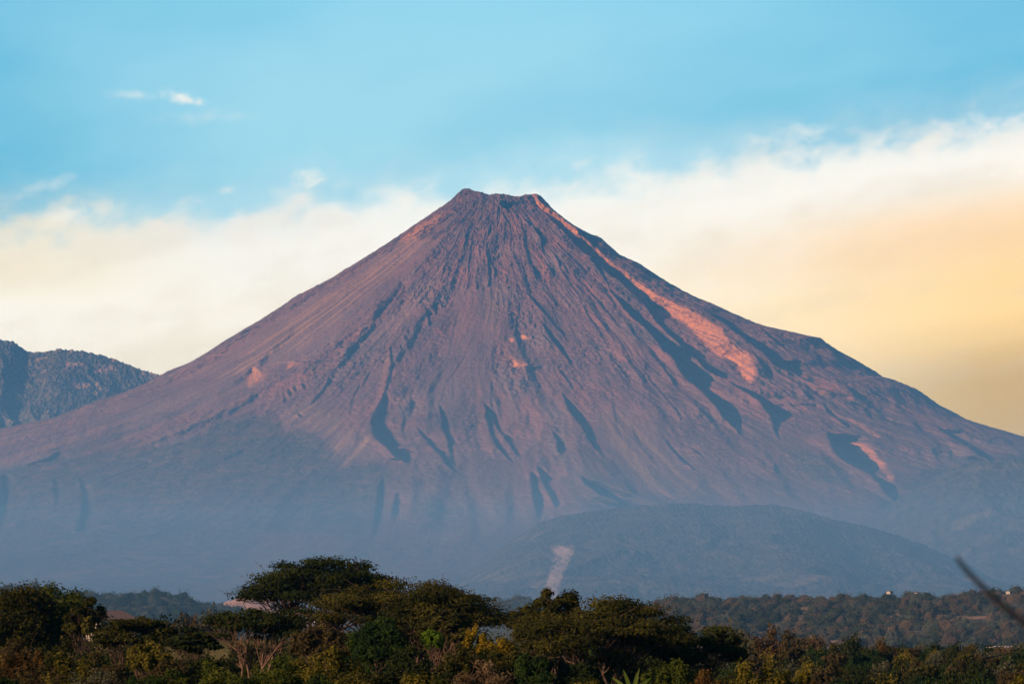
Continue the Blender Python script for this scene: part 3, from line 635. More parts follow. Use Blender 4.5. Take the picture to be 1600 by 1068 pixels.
me = mesh_np('volcano', np.stack([PXv, PYv, PZv], -1).reshape(-1, 3), grid_faces(NR, NTH), rock_mat, True,
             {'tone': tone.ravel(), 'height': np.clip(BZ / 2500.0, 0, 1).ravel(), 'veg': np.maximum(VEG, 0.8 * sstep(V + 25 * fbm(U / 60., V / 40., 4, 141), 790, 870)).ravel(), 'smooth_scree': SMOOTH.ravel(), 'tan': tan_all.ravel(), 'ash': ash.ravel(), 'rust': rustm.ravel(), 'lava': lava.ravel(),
              'ochre_sunlit': np.clip(och_sun + ochre_sunlit2 * 0.6 * sstep(fbm(BX / 25., BZ / 25., 3, 123), -0.3, 0.4), 0, 1).ravel(), 'scar': lower_scar.ravel()})
volcano = link('volcano', me)
tag(volcano, 'steep bare reddish brown volcano cone with dark gullies and a notched summit crater', None, None, 'structure')
del me, BX, BY, BZ, TH, RA, DEL, OCH_SUN, VEG, SMOOTH, TAN, Up, Vp, Us, Vs, Un, Vn, U, V, tone, streakT, e, rib, rib2, rib3, blk, blk2, flowl

# ------------------------------------------------------------------ ground
def ground_z(x, y):
    g = np.interp(y, [-500, 0, 120, 200, 260, 350, 500, 800, 1500, 2300, 4000, 9000], [38, 38, 35, 31, 27.5, 23, 20, 19, 9, 4, 0, 0])
    mound = 12.5 * np.exp(-(np.maximum(np.abs(np.asarray(x) + 46.0) - 22.0, 0) / 14.0) ** 2 - ((np.asarray(y) - 524.0) / 16.0) ** 2)
    return g + mound + (1.2 * vnoise(x / 90., y / 90., 201) + 0.3 * vnoise(x / 14., y / 14., 202)) * sstep(np.asarray(y, float), 60, 200)
gx = np.sinh(np.linspace(-1, 1, 400) * 6.2); gx = gx / gx.max() * 24000
gy = np.concatenate([np.linspace(-3000, -20, 12), np.linspace(0, 1200, 200), 1200 + np.linspace(0.002, 1, 120) ** 2 * 25500])
GX, GY = np.meshgrid(gx, gy)
GZ = ground_z(GX, GY)
ground_mat, t = new_mat('dry_grass_ground')
oc = t.n('ShaderNodeTexCoord').outputs['Object']
gn = t.noise(oc, 0.02, 6, 0.6); gn2 = t.noise(oc, 0.9, 5, 0.6)
c = t.mix(t.sm(gn, 0.4, 0.62), (0.075, 0.070, 0.030, 1), (0.060, 0.062, 0.022, 1))
c = t.mix(t.sm(gn2, 0.35, 0.7, 0.0, 0.6), c, (0.11, 0.085, 0.045, 1))
finish(t, c, 1.0, gn2, 0.3, 0.6, 0.0)
link('ground', mesh_np('ground', np.stack([GX, GY, GZ], -1).reshape(-1, 3), grid_faces(len(gy), len(gx)), ground_mat))['kind'] = 'structure'

# ------------------------------------------------------------------ hills and far mountains
SCAR = [(862, 850), (898, 852), (892, 872), (880, 895), (872, 930), (868, 960), (845, 960), (850, 930), (857, 900), (864, 880)]
def hill(name, crest, Y, wfront, wback, mat, label, nx=700, ny=160, spur=0.10, rough=5.0, rs=12.0, seed=1, veg_pow=1.0, base=-8.0, spur_len=900.0, conifer=0.0, attrs=None):
    a = np.array(crest, float)
    xs = np.linspace((a[0, 0] - 800) * Y / F, (a[-1, 0] - 800) * Y / F, nx)
    us = 800 + xs * F / Y
    ws_ = np.interp(us, a[:, 0], a[:, 1])
    zc = CAMZ + ray(800, ws_)[1] * Y
    q = np.concatenate([-np.linspace(1, 0, int(ny * 0.75)) ** 1.15, np.linspace(0, 1, ny - int(ny * 0.75) + 1)[1:] ** 1.3])
    Q, XX = np.meshgrid(q, xs, indexing='ij')
    ZC = np.broadcast_to(zc, XX.shape)
    meander = 0.16 * wfront * fbm(XX / (wfront * 0.9), 0 * XX, 3, seed + 5)
    YY = Y + np.where(Q < 0, Q * wfront, Q * wback) + meander * (1 + Q * 0.0)
    prof = np.where(Q < 0, (1 - np.abs(Q)) ** veg_pow * (1 - 0.15 * np.sin(np.abs(Q) * np.pi)), 1 - Q ** 1.5)
    edge = np.minimum(sstep(us, a[0, 0], a[0, 0] + 12), 1)[None, :]
    Zb = base + (ZC - base) * prof
    sp = ridged(XX / spur_len + 0.4 * fbm(XX / spur_len, YY / spur_len, 2, seed + 9), YY / (spur_len * 3), 4, seed + 2, 0.55) - 0.75
    Zb = Zb + sp * spur * (ZC - base) * np.sin(np.clip(np.abs(Q) * np.pi, 0, np.pi)) ** 0.7
    n1 = fbm(XX / rs, YY / rs, 3, seed + 20, 0.6)
    Zb = Zb + rough * n1 * sstep(Zb, base + 2, base + 30)
    if conifer:
        cx_, cy_ = np.floor(XX / 12.0 + 0.3 * vnoise(XX / 30., YY / 30., 8)), np.floor(YY / 20.0 + 0.3 * vnoise(XX / 30., YY / 30., 9))
        Zb = Zb + conifer * np.maximum(_hash(cx_, cy_, seed + 3) - 0.45, 0) * 1.8
    hu, hv = proj(XX, YY, Zb)
    hu = hu + 3 * fbm(hu / 8., hv / 8., 3, 5); hv = hv + 3 * fbm(hu / 8., hv / 8., 3, 6)
    sc_ = np.zeros(XX.shape)
    if attrs:
        for pl in attrs: sc_[in_poly(hu, hv, pl)] = 1
        sc_ = blur(sc_.astype(np.float32), 2) * (0.55 + 0.45 * sstep(fbm(XX / 40., Zb / 40., 3, 8), -0.3, 0.3))
    me = mesh_np(name, np.stack([XX, YY, Zb], -1).reshape(-1, 3), grid_faces(len(q), nx), mat, True, {'scar': sc_.ravel()})
    o = link(name, me); o['kind'] = 'structure'; o['label'] = label
    return np.stack([XX, YY, Zb], -1)

def forest_mat(name, dark, mid, pale, s1, s2, amount=0.25, lo=0.56):
    m, t = new_mat(name)
    oc = t.n('ShaderNodeTexCoord').outputs['Object']
    a = t.noise(oc, s1, 5, 0.6); b = t.noise(oc, s2, 4, 0.6)
    c = t.mix(t.sm(b, 0.35, 0.65), dark, mid)
    c = t.mix(t.sm(a, lo, lo + 0.12, 0.0, 1.0), c, pale)
    c = t.mix(t.m('MULTIPLY', t.attr('scar').outputs['Fac'], 0.8), c, (0.30, 0.20, 0.165, 1))
    finish(t, c, 1.0, b, 8.0, 0.6, 0.0)
    return m
far_forest = forest_mat('pine_forest', (0.035, 0.036, 0.024, 1), (0.12, 0.085, 0.055, 1), (0.30, 0.165, 0.10, 1), 0.0065, 0.026, lo=0.56)
foot_forest = forest_mat('foothill_forest', (0.030, 0.027, 0.026, 1), (0.066, 0.050, 0.044, 1), (0.11, 0.08, 0.062, 1), 0.0035, 0.02)
scrub = forest_mat('scrub_slope', (0.040, 0.045, 0.025, 1), (0.085, 0.070, 0.045, 1), (0.36, 0.22, 0.15, 1), 0.012, 0.09, lo=0.57)
hill('mountain', [(-420, 600), (-250, 560), (-120, 500), (-40, 520), (0, 531), (14, 532), (26, 540), (38, 548), (52, 549), (68, 547), (86, 544), (110, 545), (130, 548), (152, 553),
                  (178, 561), (204, 571), (224, 579), (248, 585), (300, 605), (380, 650), (520, 720)], 22600., 4200., 3000., far_forest,
     'forested mountain with pale bare patches beyond the volcano at far left', 1200, 520, 0.13, 5.0, 24.0, 31, 0.8, 100.0, 700.0, 11.0)
hill('foothill', [(640, 925), (720, 900), (790, 850), (840, 817), (880, 806), (920, 800), (960, 794), (1000, 790), (1040, 788), (1080, 787), (1100, 790), (1140, 792), (1170, 790), (1200, 790),
                  (1240, 796), (1262, 802), (1300, 813), (1350, 822), (1400, 836), (1440, 850), (1480, 868), (1520, 890), (1560, 915), (1600, 930)], 12600., 2600., 1500., foot_forest,
     'low rounded forested foothill in front of the right of the volcano', 1100, 340, 0.15, 8.0, 18.0, 47, 1.0, -6.0, 500.0,
     attrs=[SCAR])
hill('foothill', [(1180, 925), (1290, 880), (1350, 830), (1400, 785), (1440, 755), (1480, 735), (1520, 722), (1560, 716), (1600, 716), (1680, 722), (1800, 760), (2100, 880)], 14200., 2600., 1800.,
     foot_forest, 'dark forested shoulder low on the right edge in front of the volcano', 700, 220, 0.14, 10.0, 24.0, 59, 1.0, -6.0, 700.0)
#@@SECTION3
# ------------------------------------------------------------------ foliage helpers
def leaf_mat(name, dark, mid, light, trans=0.25):
    m, t = new_mat(name)
    oc = t.n('ShaderNodeTexCoord').outputs['Object']
    a = t.attr('leaf').outputs['Fac']
    c = t.mix(t.sm(a, 0.0, 0.55), dark + (1,), mid + (1,))
    c = t.mix(t.sm(a, 0.5, 1.0), c, light + (1,))
    c = t.mix(t.sm(t.noise(oc, 0.55, 3, 0.6), 0.45, 0.7, 0.0, 0.5), c, mid + (1,))
    d = t.n('ShaderNodeBsdfDiffuse', ins={'Color': c, 'Roughness': 1.0})
    tr = t.n('ShaderNodeBsdfTranslucent', ins={'Color': c})
    mx = t.n('ShaderNodeMixShader', ins={0: trans, 1: d.outputs[0], 2: tr.outputs[0]})
    t.n('ShaderNodeOutputMaterial', ins={'Surface': mx.outputs[0]})
    return m
def bark_mat(name, a, b):
    m, t = new_mat(name)
    oc = t.n('ShaderNodeTexCoord').outputs['Object']
    n = t.noise(oc, 2.5, 4, 0.6)
    finish(t, t.mix(t.sm(n, 0.35, 0.65), a + (1,), b + (1,)), 0.95, n, 0.05, 0.5, 0.05)
    return m
LM = {
 'olive': leaf_mat('olive_leaves', (0.014, 0.017, 0.005), (0.034, 0.035, 0.008), (0.080, 0.070, 0.014)),
 'dark': leaf_mat('dark_leaves', (0.010, 0.016, 0.006), (0.020, 0.028, 0.008), (0.045, 0.050, 0.013)),
 'deep': leaf_mat('deep_green_leaves', (0.008, 0.017, 0.007), (0.018, 0.034, 0.008), (0.042, 0.066, 0.012)),
 'green': leaf_mat('green_leaves', (0.022, 0.034, 0.008), (0.048, 0.062, 0.010), (0.105, 0.110, 0.018)),
 'bright': leaf_mat('bright_green_leaves', (0.038, 0.072, 0.006), (0.070, 0.120, 0.008), (0.120, 0.175, 0.016)),
 'yellow': leaf_mat('yellow_blossom', (0.06, 0.045, 0.006), (0.15, 0.105, 0.008), (0.32, 0.22, 0.012)),
 'rust': leaf_mat('rust_leaves', (0.028, 0.018, 0.008), (0.060, 0.037, 0.012), (0.115, 0.070, 0.020)),
 'brown': leaf_mat('brown_leaves', (0.024, 0.021, 0.009), (0.046, 0.037, 0.014), (0.088, 0.068, 0.026)),
 'tan': leaf_mat('dry_tan_leaves', (0.050, 0.034, 0.017), (0.090, 0.062, 0.031), (0.16, 0.115, 0.058)),
 'grey': leaf_mat('grey_green_leaves', (0.030, 0.034, 0.020), (0.055, 0.058, 0.034), (0.100, 0.098, 0.056)),
 'gold': leaf_mat('golden_green_leaves', (0.034, 0.034, 0.006), (0.080, 0.070, 0.010), (0.155, 0.125, 0.020)),
 'banana': leaf_mat('banana_leaves', (0.030, 0.055, 0.010), (0.055, 0.085, 0.014), (0.090, 0.120, 0.022)),
}
BARK = bark_mat('bark', (0.028, 0.020, 0.015), (0.075, 0.05, 0.035))
PALEBARK = bark_mat('pale_bark', (0.060, 0.040, 0.028), (0.15, 0.092, 0.06))

def leaves_mesh(name, cen, size, tone, rng, mat, flat=0.35, elong=1.5, out=None):
    n = len(cen)
    nrm = rng.normal(size=(n, 3)); nrm[:, 2] = np.abs(nrm[:, 2]) + flat
    if out is not None: nrm = nrm * 0.62 + out * 1.25
    nrm /= np.linalg.norm(nrm, axis=1, keepdims=True)
    r = rng.normal(size=(n, 3)); t1 = np.cross(nrm, r); t1 /= np.linalg.norm(t1, axis=1, keepdims=True) + 1e-9
    t2 = np.cross(nrm, t1)
    s = (size * rng.uniform(0.6, 1.35, n))[:, None]
    a = t1 * s * elong * 0.5; b = t2 * s * 0.5
    co = np.stack([cen - a, cen - b * 0.9, cen + a, cen + b * 0.9], 1).reshape(-1, 3)
    fc = np.arange(4 * n).reshape(-1, 4)
    return mesh_np(name, co, fc, mat, False, {'leaf': np.repeat(np.clip(tone, 0, 1), 4)})

class Tubes:
    def __init__(self):
        self.co = []; self.fc = []; self.n = 0
    def add(self, pts, rads, k=5):
        pts = np.array(pts, float); m = len(pts)
        d = np.gradient(pts, axis=0); d /= np.linalg.norm(d, axis=1, keepdims=True) + 1e-9
        ref = np.array([0.31, 0.94, 0.12])
        s = np.cross(d, ref); s /= np.linalg.norm(s, axis=1, keepdims=True) + 1e-9
        q = np.cross(d, s)
        an = np.arange(k) * 2 * np.pi / k
        ring = pts[:, None, :] + (s[:, None, :] * np.cos(an)[None, :, None] + q[:, None, :] * np.sin(an)[None, :, None]) * np.asarray(rads, float)[:, None, None]
        self.co.append(ring.reshape(-1, 3)); self.fc.append(grid_faces(m, k, True) + self.n); self.n += m * k
    def mesh(self, name, mat):
        return mesh_np(name, np.concatenate(self.co), np.concatenate(self.fc), mat, True)

def wiggle(p, q, rng, n=6, amp=0.10, lift=0.0):
    p = np.array(p, float); q = np.array(q, float); L = np.linalg.norm(q - p)
    tt_ = np.linspace(0, 1, n)[:, None]
    o = rng.normal(size=(n, 3)) * amp * L * 0.35 * np.sin(tt_ * np.pi)
    o[:, 2] += (np.sin(tt_[:, 0] * np.pi) * lift * L)
    return p + (q - p) * tt_ + o

def build_tree(W_, H, Hc, style, mat, seed, nleaf, leaf, bark=BARK, depth=0.85, lean=0.0, gaps=0.0):
    """trunk and crown meshes, W_ crown width, H total height, Hc crown height; origin at the foot"""
    rng = np.random.default_rng(seed)
    npad = {'umbrella': 58, 'round': 60, 'airy': 46, 'bush': 42, 'sprig': 34, 'dry': 34, 'mid': 20}[style]
    npad = int(npad * (1.0 if W_ > 9 or style == 'mid' else 0.75)) + int(max(0, W_ - 14) * 2.2)
    cen = []; rad = []
    z0 = H - Hc
    while len(cen) < npad:
        a = rng.uniform(0, 2 * np.pi); rho = math.sqrt(rng.uniform(0, 1)) * (0.94 + 0.1 * rng.normal() * 0.5)
        x = rho * math.cos(a); y = rho * math.sin(a); c2 = max(0.0, 1 - rho * rho)
        if style == 'umbrella':
            top = 0.40 + 0.60 * c2 ** 0.5 + 0.05 * rng.normal()
            h = top - abs(rng.normal()) * 0.16 if rng.uniform() < 0.66 else rng.uniform(0.18 + 0.3 * rho, max(0.25 + 0.3 * rho, top))
            pr = rng.uniform(0.075, 0.16)
            fz_ = 0.30
        elif style in ('round', 'mid'):
            h = 0.5 + 0.5 * math.sqrt(c2) * rng.uniform(-0.95, 1.0)
            pr = rng.uniform(0.12, 0.22) * (1.25 if style == 'mid' else 1); fz_ = 0.75
        elif style == 'airy':
            h = 0.25 + 0.73 * math.sqrt(c2) * rng.uniform(0.1, 1.0) ** 0.8
            pr = rng.uniform(0.07, 0.15); fz_ = 0.8
        elif style == 'sprig':
            h = 0.15 + 0.85 * math.sqrt(c2) * rng.uniform(0.25, 1.0)
            pr = rng.uniform(0.07, 0.14); fz_ = 1.5
        elif style == 'dry':
            h = 0.3 + 0.7 * math.sqrt(c2) * rng.uniform(0.3, 1.0)
            pr = rng.uniform(0.08, 0.16); fz_ = 0.8
        else:
            h = 0.05 + 0.92 * math.sqrt(c2) * rng.uniform(0.2, 1.0)
            pr = rng.uniform(0.10, 0.20); fz_ = 0.75
        if gaps and rng.uniform() < gaps * (1.0 - h): continue
        cen.append((x * W_ * 0.5 * (1 - pr * 0.6) + lean * h * Hc, y * W_ * 0.5 * depth, z0 + np.clip(h, 0, 1.02) * Hc - pr * W_ * fz_ * 0.35)); rad.append((pr * W_, pr * W_, pr * W_ * fz_))
    cen = np.array(cen); rad = np.array(rad)
    vol = rad[:, 0] ** 2; pid = rng.choice(npad, nleaf, p=vol / vol.sum())
    d = rng.normal(size=(nleaf, 3)); d /= np.linalg.norm(d, axis=1, keepdims=True)
    rr = rng.uniform(0, 1, nleaf) ** 0.42
    stray = rng.uniform(size=nleaf) < 0.10
    rr[stray] *= rng.uniform(1.0, 1.35, stray.sum())
    # each pad is itself lumpy
    ph = rng.uniform(0, 6.28, (npad, 3))
    lump = 1 + 0.28 * np.sin(d[:, 0] * 4.5 + ph[pid, 0]) * np.sin(d[:, 1] * 4.5 + ph[pid, 1]) + 0.22 * np.sin(d[:, 2] * 7 + ph[pid, 2]) * np.sin(d[:, 0] * 8 + ph[pid, 1])
    pos = cen[pid] + d * rad[pid] * (rr * lump)[:, None]
    padtone = rng.normal(0.42, 0.17, npad)
    tone = padtone[pid] + rng.normal(0, 0.17, nleaf)
    crown = leaves_mesh('crown', pos, leaf, tone, rng, mat, 0.5 if style == 'umbrella' else 0.2, out=d)
    T = Tubes()
    r0 = max((0.024 if style == 'umbrella' else 0.032) * W_, 0.10) * (1.0 if style not in ('bush', 'sprig', 'mid') else 0.55)
    fork_h = {'umbrella': 0.42, 'round': 0.8, 'airy': 0.6, 'bush': 0.1, 'sprig': 0.08, 'dry': 0.15, 'mid': 0.75}[style] * max(z0, H * 0.1) + 0.2
    fork = np.array([rng.normal() * 0.02 * W_, rng.normal() * 0.02 * W_, fork_h])
    tr = wiggle((0, 0, -0.6), fork, rng, 6, 0.08)
    T.add(tr, np.linspace(r0 * 1.35, r0, 6), 8)
    nl = 6 if style in ('umbrella', 'round') else 5
    ang = np.arctan2(cen[:, 1], cen[:, 0]); order = np.argsort(ang)
    for g in np.array_split(order, nl):
        if len(g) == 0: continue
        cm = cen[g].mean(0)
        mid = fork + (cm - fork) * 0.55; mid[2] = fork[2] + (cm[2] - fork[2]) * 0.62
        limb = wiggle(fork, mid, rng, 6, 0.16, -0.03)
        r1 = r0 * 0.55
        T.add(limb, np.linspace(r1 * 1.1, r1 * 0.62, 6), 6)
        for j in g:
            st = limb[rng.integers(4, 6) if style == 'umbrella' else rng.integers(2, 6)]
            if style != 'mid' or rng.uniform() < 0.5:
                en = cen[j] + rng.normal(size=3) * rad[j] * 0.3
                br = wiggle(st, en, rng, 5, 0.22, 0.03)
                T.add(br, np.linspace(r1 * 0.45, r1 * 0.12, 5), 4)
                if style in ('dry', 'umbrella', 'airy'):
                    for _ in range(4 if style == 'dry' else 2):
                        T.add(wiggle(br[rng.integers(2, 5)], en + rng.normal(size=3) * rad[j] * 0.8, rng, 4, 0.3), np.linspace(r1 * 0.2, r1 * 0.06, 4), 3)
    return T.mesh('trunk', bark), crown

def put_tree(name, trunk, crown, loc, rot=0.0, scale=1.0, label=None, cat='tree', group=None, stem='trunk', leafname='crown'):
    e_ = bpy.data.objects.new(name, None); COL.objects.link(e_)
    e_.location = loc; e_.rotation_euler = (0, 0, rot); e_.scale = (scale,) * 3
    e_.empty_display_size = 1.0
    tag(e_, label, cat, group)
    link(stem, trunk, e_); link(leafname, crown, e_)
    return e_

# u centre, v top, width px, crown height px, distance, style, material, leaves, leaf size m, seed, label, group
G_FG = 'trees of the dark grove in front'
G_SH = 'shrubs along the front of the grove'
fg = [
 ('umbrella_tree', 500, 876, 268, 115, 430, 'umbrella', 'dark', 36000, 0.25, 3, 'tallest wide flat-topped tree with a see-through lacy crown, left of the centre of the grove', G_FG, {'gaps': 0.5}),
 ('umbrella_tree', 640, 910, 322, 112, 370, 'umbrella', 'olive', 46000, 0.21, 8, 'very broad olive-brown domed tree just right of and in front of the tallest tree', G_FG, {}),
 ('umbrella_tree', 398, 948, 170, 58, 330, 'umbrella', 'dark', 9000, 0.23, 12, 'flat-topped tree with bare pinkish forked limbs showing under its dark crown', G_FG, {'bark': PALEBARK}),
 ('round_tree', 590, 963, 92, 82, 300, 'round', 'deep', 17000, 0.18, 17, 'dense dark green round tree in the middle of the grove below the broad domed tree', G_FG, {}),
 ('tall_tree', 862, 910, 108, 100, 345, 'airy', 'olive', 13000, 0.22, 21, 'tree with a spiky upright top sticking up before the pale landslide streak', G_FG, {}),
 ('tree', 828, 932, 86, 90, 350, 'airy', 'olive', 8000, 0.25, 22, 'shorter ragged tree on the left shoulder of the spiky-topped tree', G_FG, {}),
 ('umbrella_tree', 945, 937, 276, 118, 340, 'umbrella', 'olive', 38000, 0.21, 27, 'broad dark spreading tree with a drooping dead limb right of the spiky-topped tree', G_FG, {}),
 ('umbrella_tree', 1085, 974, 166, 90, 355, 'umbrella', 'dark', 20000, 0.22, 31, 'almost black tree at the right end of the grove sloping down to the right', G_FG, {}),
 ('leafy_tree', 22, 907, 128, 104, 390, 'round', 'olive', 17000, 0.25, 35, 'leafy olive tree cut by the left edge of the picture', G_FG, {}),
 ('leafy_tree', 88, 912, 126, 100, 400, 'round', 'green', 17000, 0.25, 37, 'leafy tree with a lumpy sunlit crown second from the left edge', G_FG, {}),
 ('leafy_tree', 135, 930, 72, 84, 385, 'airy', 'olive', 4200, 0.28, 39, 'small dark-tipped tree just left of the dark hut roof', G_FG, {}),
 ('layered_tree', 215, 962, 150, 72, 350, 'umbrella', 'olive', 8500, 0.25, 41, 'low layered olive tree just right of the dark hut roof', G_FG, {}),
 ('layered_tree', 300, 982, 90, 52, 330, 'umbrella', 'dark', 6000, 0.24, 43, 'low dark layered tree left of the tree with bare forked limbs', G_FG, {}),
 ('tree', 235, 1000, 76, 56, 290, 'airy', 'gold', 4200, 0.20, 47, 'pale-stemmed tree with thin golden green leaves below the low layered tree', G_FG, {'bark': PALEBARK}),
 ('tree', 505, 972, 112, 62, 320, 'airy', 'brown', 6500, 0.23, 53, 'thin brown tree with bare stems left of the dense dark round tree', G_FG, {'bark': PALEBARK}),
 ('tree', 700, 960, 110, 62, 355, 'umbrella', 'olive', 6000, 0.25, 57, 'dull shaded tree behind the bright lime green bush', G_FG, {'bark': PALEBARK}),
 ('round_bush', 675, 983, 34, 30, 300, 'round', 'bright', 3000, 0.17, 61, 'small bright lime green round bush', G_SH, {}),
 ('flowering_tree', 745, 978, 42, 34, 310, 'sprig', 'yellow', 2200, 0.19, 63, 'bright yellow flowering treetop at the left end of the yellow patch', G_SH, {}),
 ('flowering_tree', 775, 986, 60, 38, 305, 'bush', 'yellow', 3200, 0.19, 64, 'darker golden flowering bush right beside the brightest yellow treetop', G_SH, {}),
 ('shrub', 640, 1004, 76, 50, 280, 'bush', 'dark', 3500, 0.20, 67, 'shaded shrub right of the foot of the dense dark round tree', G_SH, {}),
 ('shrub', 722, 1004, 92, 56, 270, 'sprig', 'olive', 5200, 0.19, 69, 'tall loose olive shrub below the bright lime green bush', G_SH, {}),
 ('shrub', 790, 1004, 80, 56, 275, 'bush', 'olive', 4500, 0.19, 71, 'brownish olive shrub under the golden flowering bush', G_SH, {'bark': PALEBARK}),
 ('shrub', 833, 1018, 62, 52, 260, 'round', 'deep', 4200, 0.18, 73, 'dark green rounded shrub below the spiky-topped tree', G_SH, {}),
 ('shrub', 900, 1030, 92, 46, 262, 'bush', 'dark', 4200, 0.19, 75, 'blackish shrub at the foot of the broad dark spreading tree', G_SH, {}),
 ('dry_shrub', 752, 1033, 100, 44, 225, 'dry', 'tan', 2400, 0.15, 79, 'dry pinkish tan shrub with bare pale forked branches at the bottom edge', G_SH, {'bark': PALEBARK}),
 ('shrub', 925, 1054, 62, 24, 205, 'bush', 'gold', 2600, 0.13, 81, 'low golden green shrub left of the banana plant', G_SH, {}),
 ('feathery_bush', 1020, 1037, 34, 40, 215, 'sprig', 'green', 2600, 0.13, 83, 'narrow light green feathery bush right beside the banana plant', G_SH, {}),
 ('feathery_bush', 1050, 1025, 56, 52, 222, 'sprig', 'green', 4600, 0.13, 85, 'taller light green feathery bush between the banana plant and the rust bush', G_SH, {}),
 ('rust_bush', 1100, 1040, 66, 40, 228, 'bush', 'rust', 3600, 0.14, 87, 'rust orange bush at the bottom edge under the almost black tree', G_SH, {}),
 ('shrub', 1178, 1024, 96, 54, 235, 'sprig', 'gold', 6500, 0.15, 89, 'large golden olive bush right of the rust orange bush', G_SH, {}),
 ('shrub', 1226, 1042, 60, 36, 240, 'bush', 'olive', 3000, 0.15, 90, 'olive bush on the right side of the large golden olive bush', G_SH, {}),
 ('shrub', 1256, 1044, 22, 24, 245, 'sprig', 'gold', 1000, 0.15, 91, 'small yellow-tipped sprig right of the golden olive bush', G_SH, {}),
 ('shrub', 1262, 1060, 80, 20, 225, 'bush', 'rust', 2200, 0.14, 92, 'low orange brown bush on the bottom edge right of the golden bushes', G_SH, {}),
 ('shrub', 1598, 1040, 40, 40, 220, 'bush', 'gold', 2600, 0.14, 93, 'dark golden green bush in the bottom right corner', G_SH, {}),
 ('shrub', 30, 1000, 100, 70, 290, 'dry', 'brown', 4500, 0.20, 95, 'brownish twiggy shrub above the orange bush at the left edge', G_SH, {}),
 ('orange_bush', 24, 1012, 84, 46, 262, 'sprig', 'rust', 5200, 0.17, 97, 'orange brown bush at the left edge', G_SH, {}),
 ('orange_bush', 62, 1016, 50, 40, 266, 'sprig', 'rust', 2600, 0.17, 98, 'smaller orange brown bush just right of the one at the left edge', G_SH, {}),
 ('shrub', 108, 996, 104, 62, 272, 'bush', 'olive', 5600, 0.19, 99, 'wide olive shrub below the dark shade of the left trees', G_SH, {}),
 ('shrub', 165, 1008, 90, 56, 268, 'bush', 'brown', 4200, 0.19, 101, 'dull brown shrub below the low layered olive tree', G_SH, {}),
 ('shrub', 110, 1024, 100, 44, 236, 'sprig', 'gold', 4600, 0.15, 103, 'golden olive shrub in front of the wide olive shrub', G_SH, {}),
 ('dry_shrub', 60, 1038, 110, 34, 218, 'dry', 'brown', 2800, 0.14, 105, 'dark brown dry shrub in front of the orange bushes', G_SH, {}),
 ('dry_shrub', 150, 1038, 120, 36, 214, 'dry', 'grey', 2600, 0.13, 107, 'grey bare-twigged shrub at the bottom edge under the golden olive shrub', G_SH, {}),
 ('green_bush', 10, 1048, 60, 26, 205, 'bush', 'deep', 2600, 0.13, 109, 'low dark green bush in the bottom left corner', G_SH, {}),
 ('shrub', 262, 1018, 90, 50, 262, 'dry', 'brown', 4200, 0.18, 111, 'brown shrub with thin stems in front of the low dark layered tree', G_SH, {}),
 ('shrub', 318, 1010, 72, 54, 272, 'bush', 'dark', 3800, 0.19, 113, 'dark shrub left of the foot of the bare forked limbs', G_SH, {}),
 ('green_bush', 225, 1042, 84, 32, 212, 'bush', 'deep', 3600, 0.13, 115, 'dark green bush at the bottom edge left of the brightest row of green bushes', G_SH, {}),
 ('green_bush', 268, 1040, 64, 32, 214, 'bush', 'green', 3000, 0.13, 116, 'first green bush of the row along the bottom edge, counted from the left', G_SH, {}),
 ('green_bush', 330, 1031, 76, 42, 218, 'bush', 'green', 4400, 0.13, 117, 'round green bush of the bottom row left of the foot of the forked tree', G_SH, {}),
 ('green_bush', 385, 1032, 66, 40, 216, 'bush', 'green', 4000, 0.13, 119, 'green bush of the bottom row right in front of the forked tree', G_SH, {}),
 ('green_bush', 440, 1022, 66, 50, 224, 'bush', 'green', 4600, 0.13, 121, 'tallest green bush of the bottom row right of the forked tree', G_SH, {}),
 ('shrub', 470, 1002, 80, 50, 270, 'bush', 'gold', 4400, 0.18, 123, 'yellowish shrub behind the tallest green bush of the bottom row', G_SH, {}),
 ('shrub', 525, 1010, 92, 52, 262, 'sprig', 'gold', 4800, 0.17, 125, 'dry golden shrub left below the dense dark round tree', G_SH, {}),
 ('green_bush', 492, 1046, 60, 28, 206, 'bush', 'deep', 3000, 0.12, 127, 'dark green bush at the bottom edge right of the tallest green bush', G_SH, {}),
 ('shrub', 565, 1036, 100, 40, 224, 'bush', 'olive', 5200, 0.14, 129, 'lumpy olive bush at the bottom edge below the dense dark round tree', G_SH, {}),
 ('shrub', 640, 1042, 86, 36, 222, 'bush', 'gold', 4400, 0.14, 131, 'lumpy golden olive bush at the bottom edge left of the dry tan shrub', G_SH, {}),
 ('shrub', 700, 1046, 50, 30, 232, 'bush', 'dark', 2000, 0.15, 133, 'dark low bush just left of the dry tan shrub', G_SH, {}),
 ('shrub', 855, 1046, 90, 30, 226, 'bush', 'deep', 3600, 0.15, 135, 'dark green low bush between the dry tan shrub and the low golden green shrub', G_SH, {}),
]
for (nm, u, v, wpx, cpx, dist, style, mt, nleaf, leaf, seed, label, grp, kw) in fg:
    x, y, ztop = at(u, v, dist)
    gz = float(ground_z(np.array(x), np.array(float(dist))))
    H = ztop - gz
    Wm = wpx * dist / F; Hc = min(cpx * dist / F, H * 0.96)
    Wm *= 1.12 if style in ('bush', 'sprig', 'dry') else 1.0
    if style in ('bush', 'sprig', 'dry'): Hc = min(H * 0.95, max(Hc * 1.15, Wm * 0.85))
    tk, cr = build_tree(Wm, H, Hc, style, LM[mt], seed, nleaf, leaf, **kw)
    bush = style in ('bush', 'sprig', 'dry') or 'bush' in nm
    put_tree(nm, tk, cr, (x, y, gz), 0, 1, label, 'bush' if bush else 'tree', grp, 'stems' if bush else 'trunk', 'foliage' if bush else 'crown')

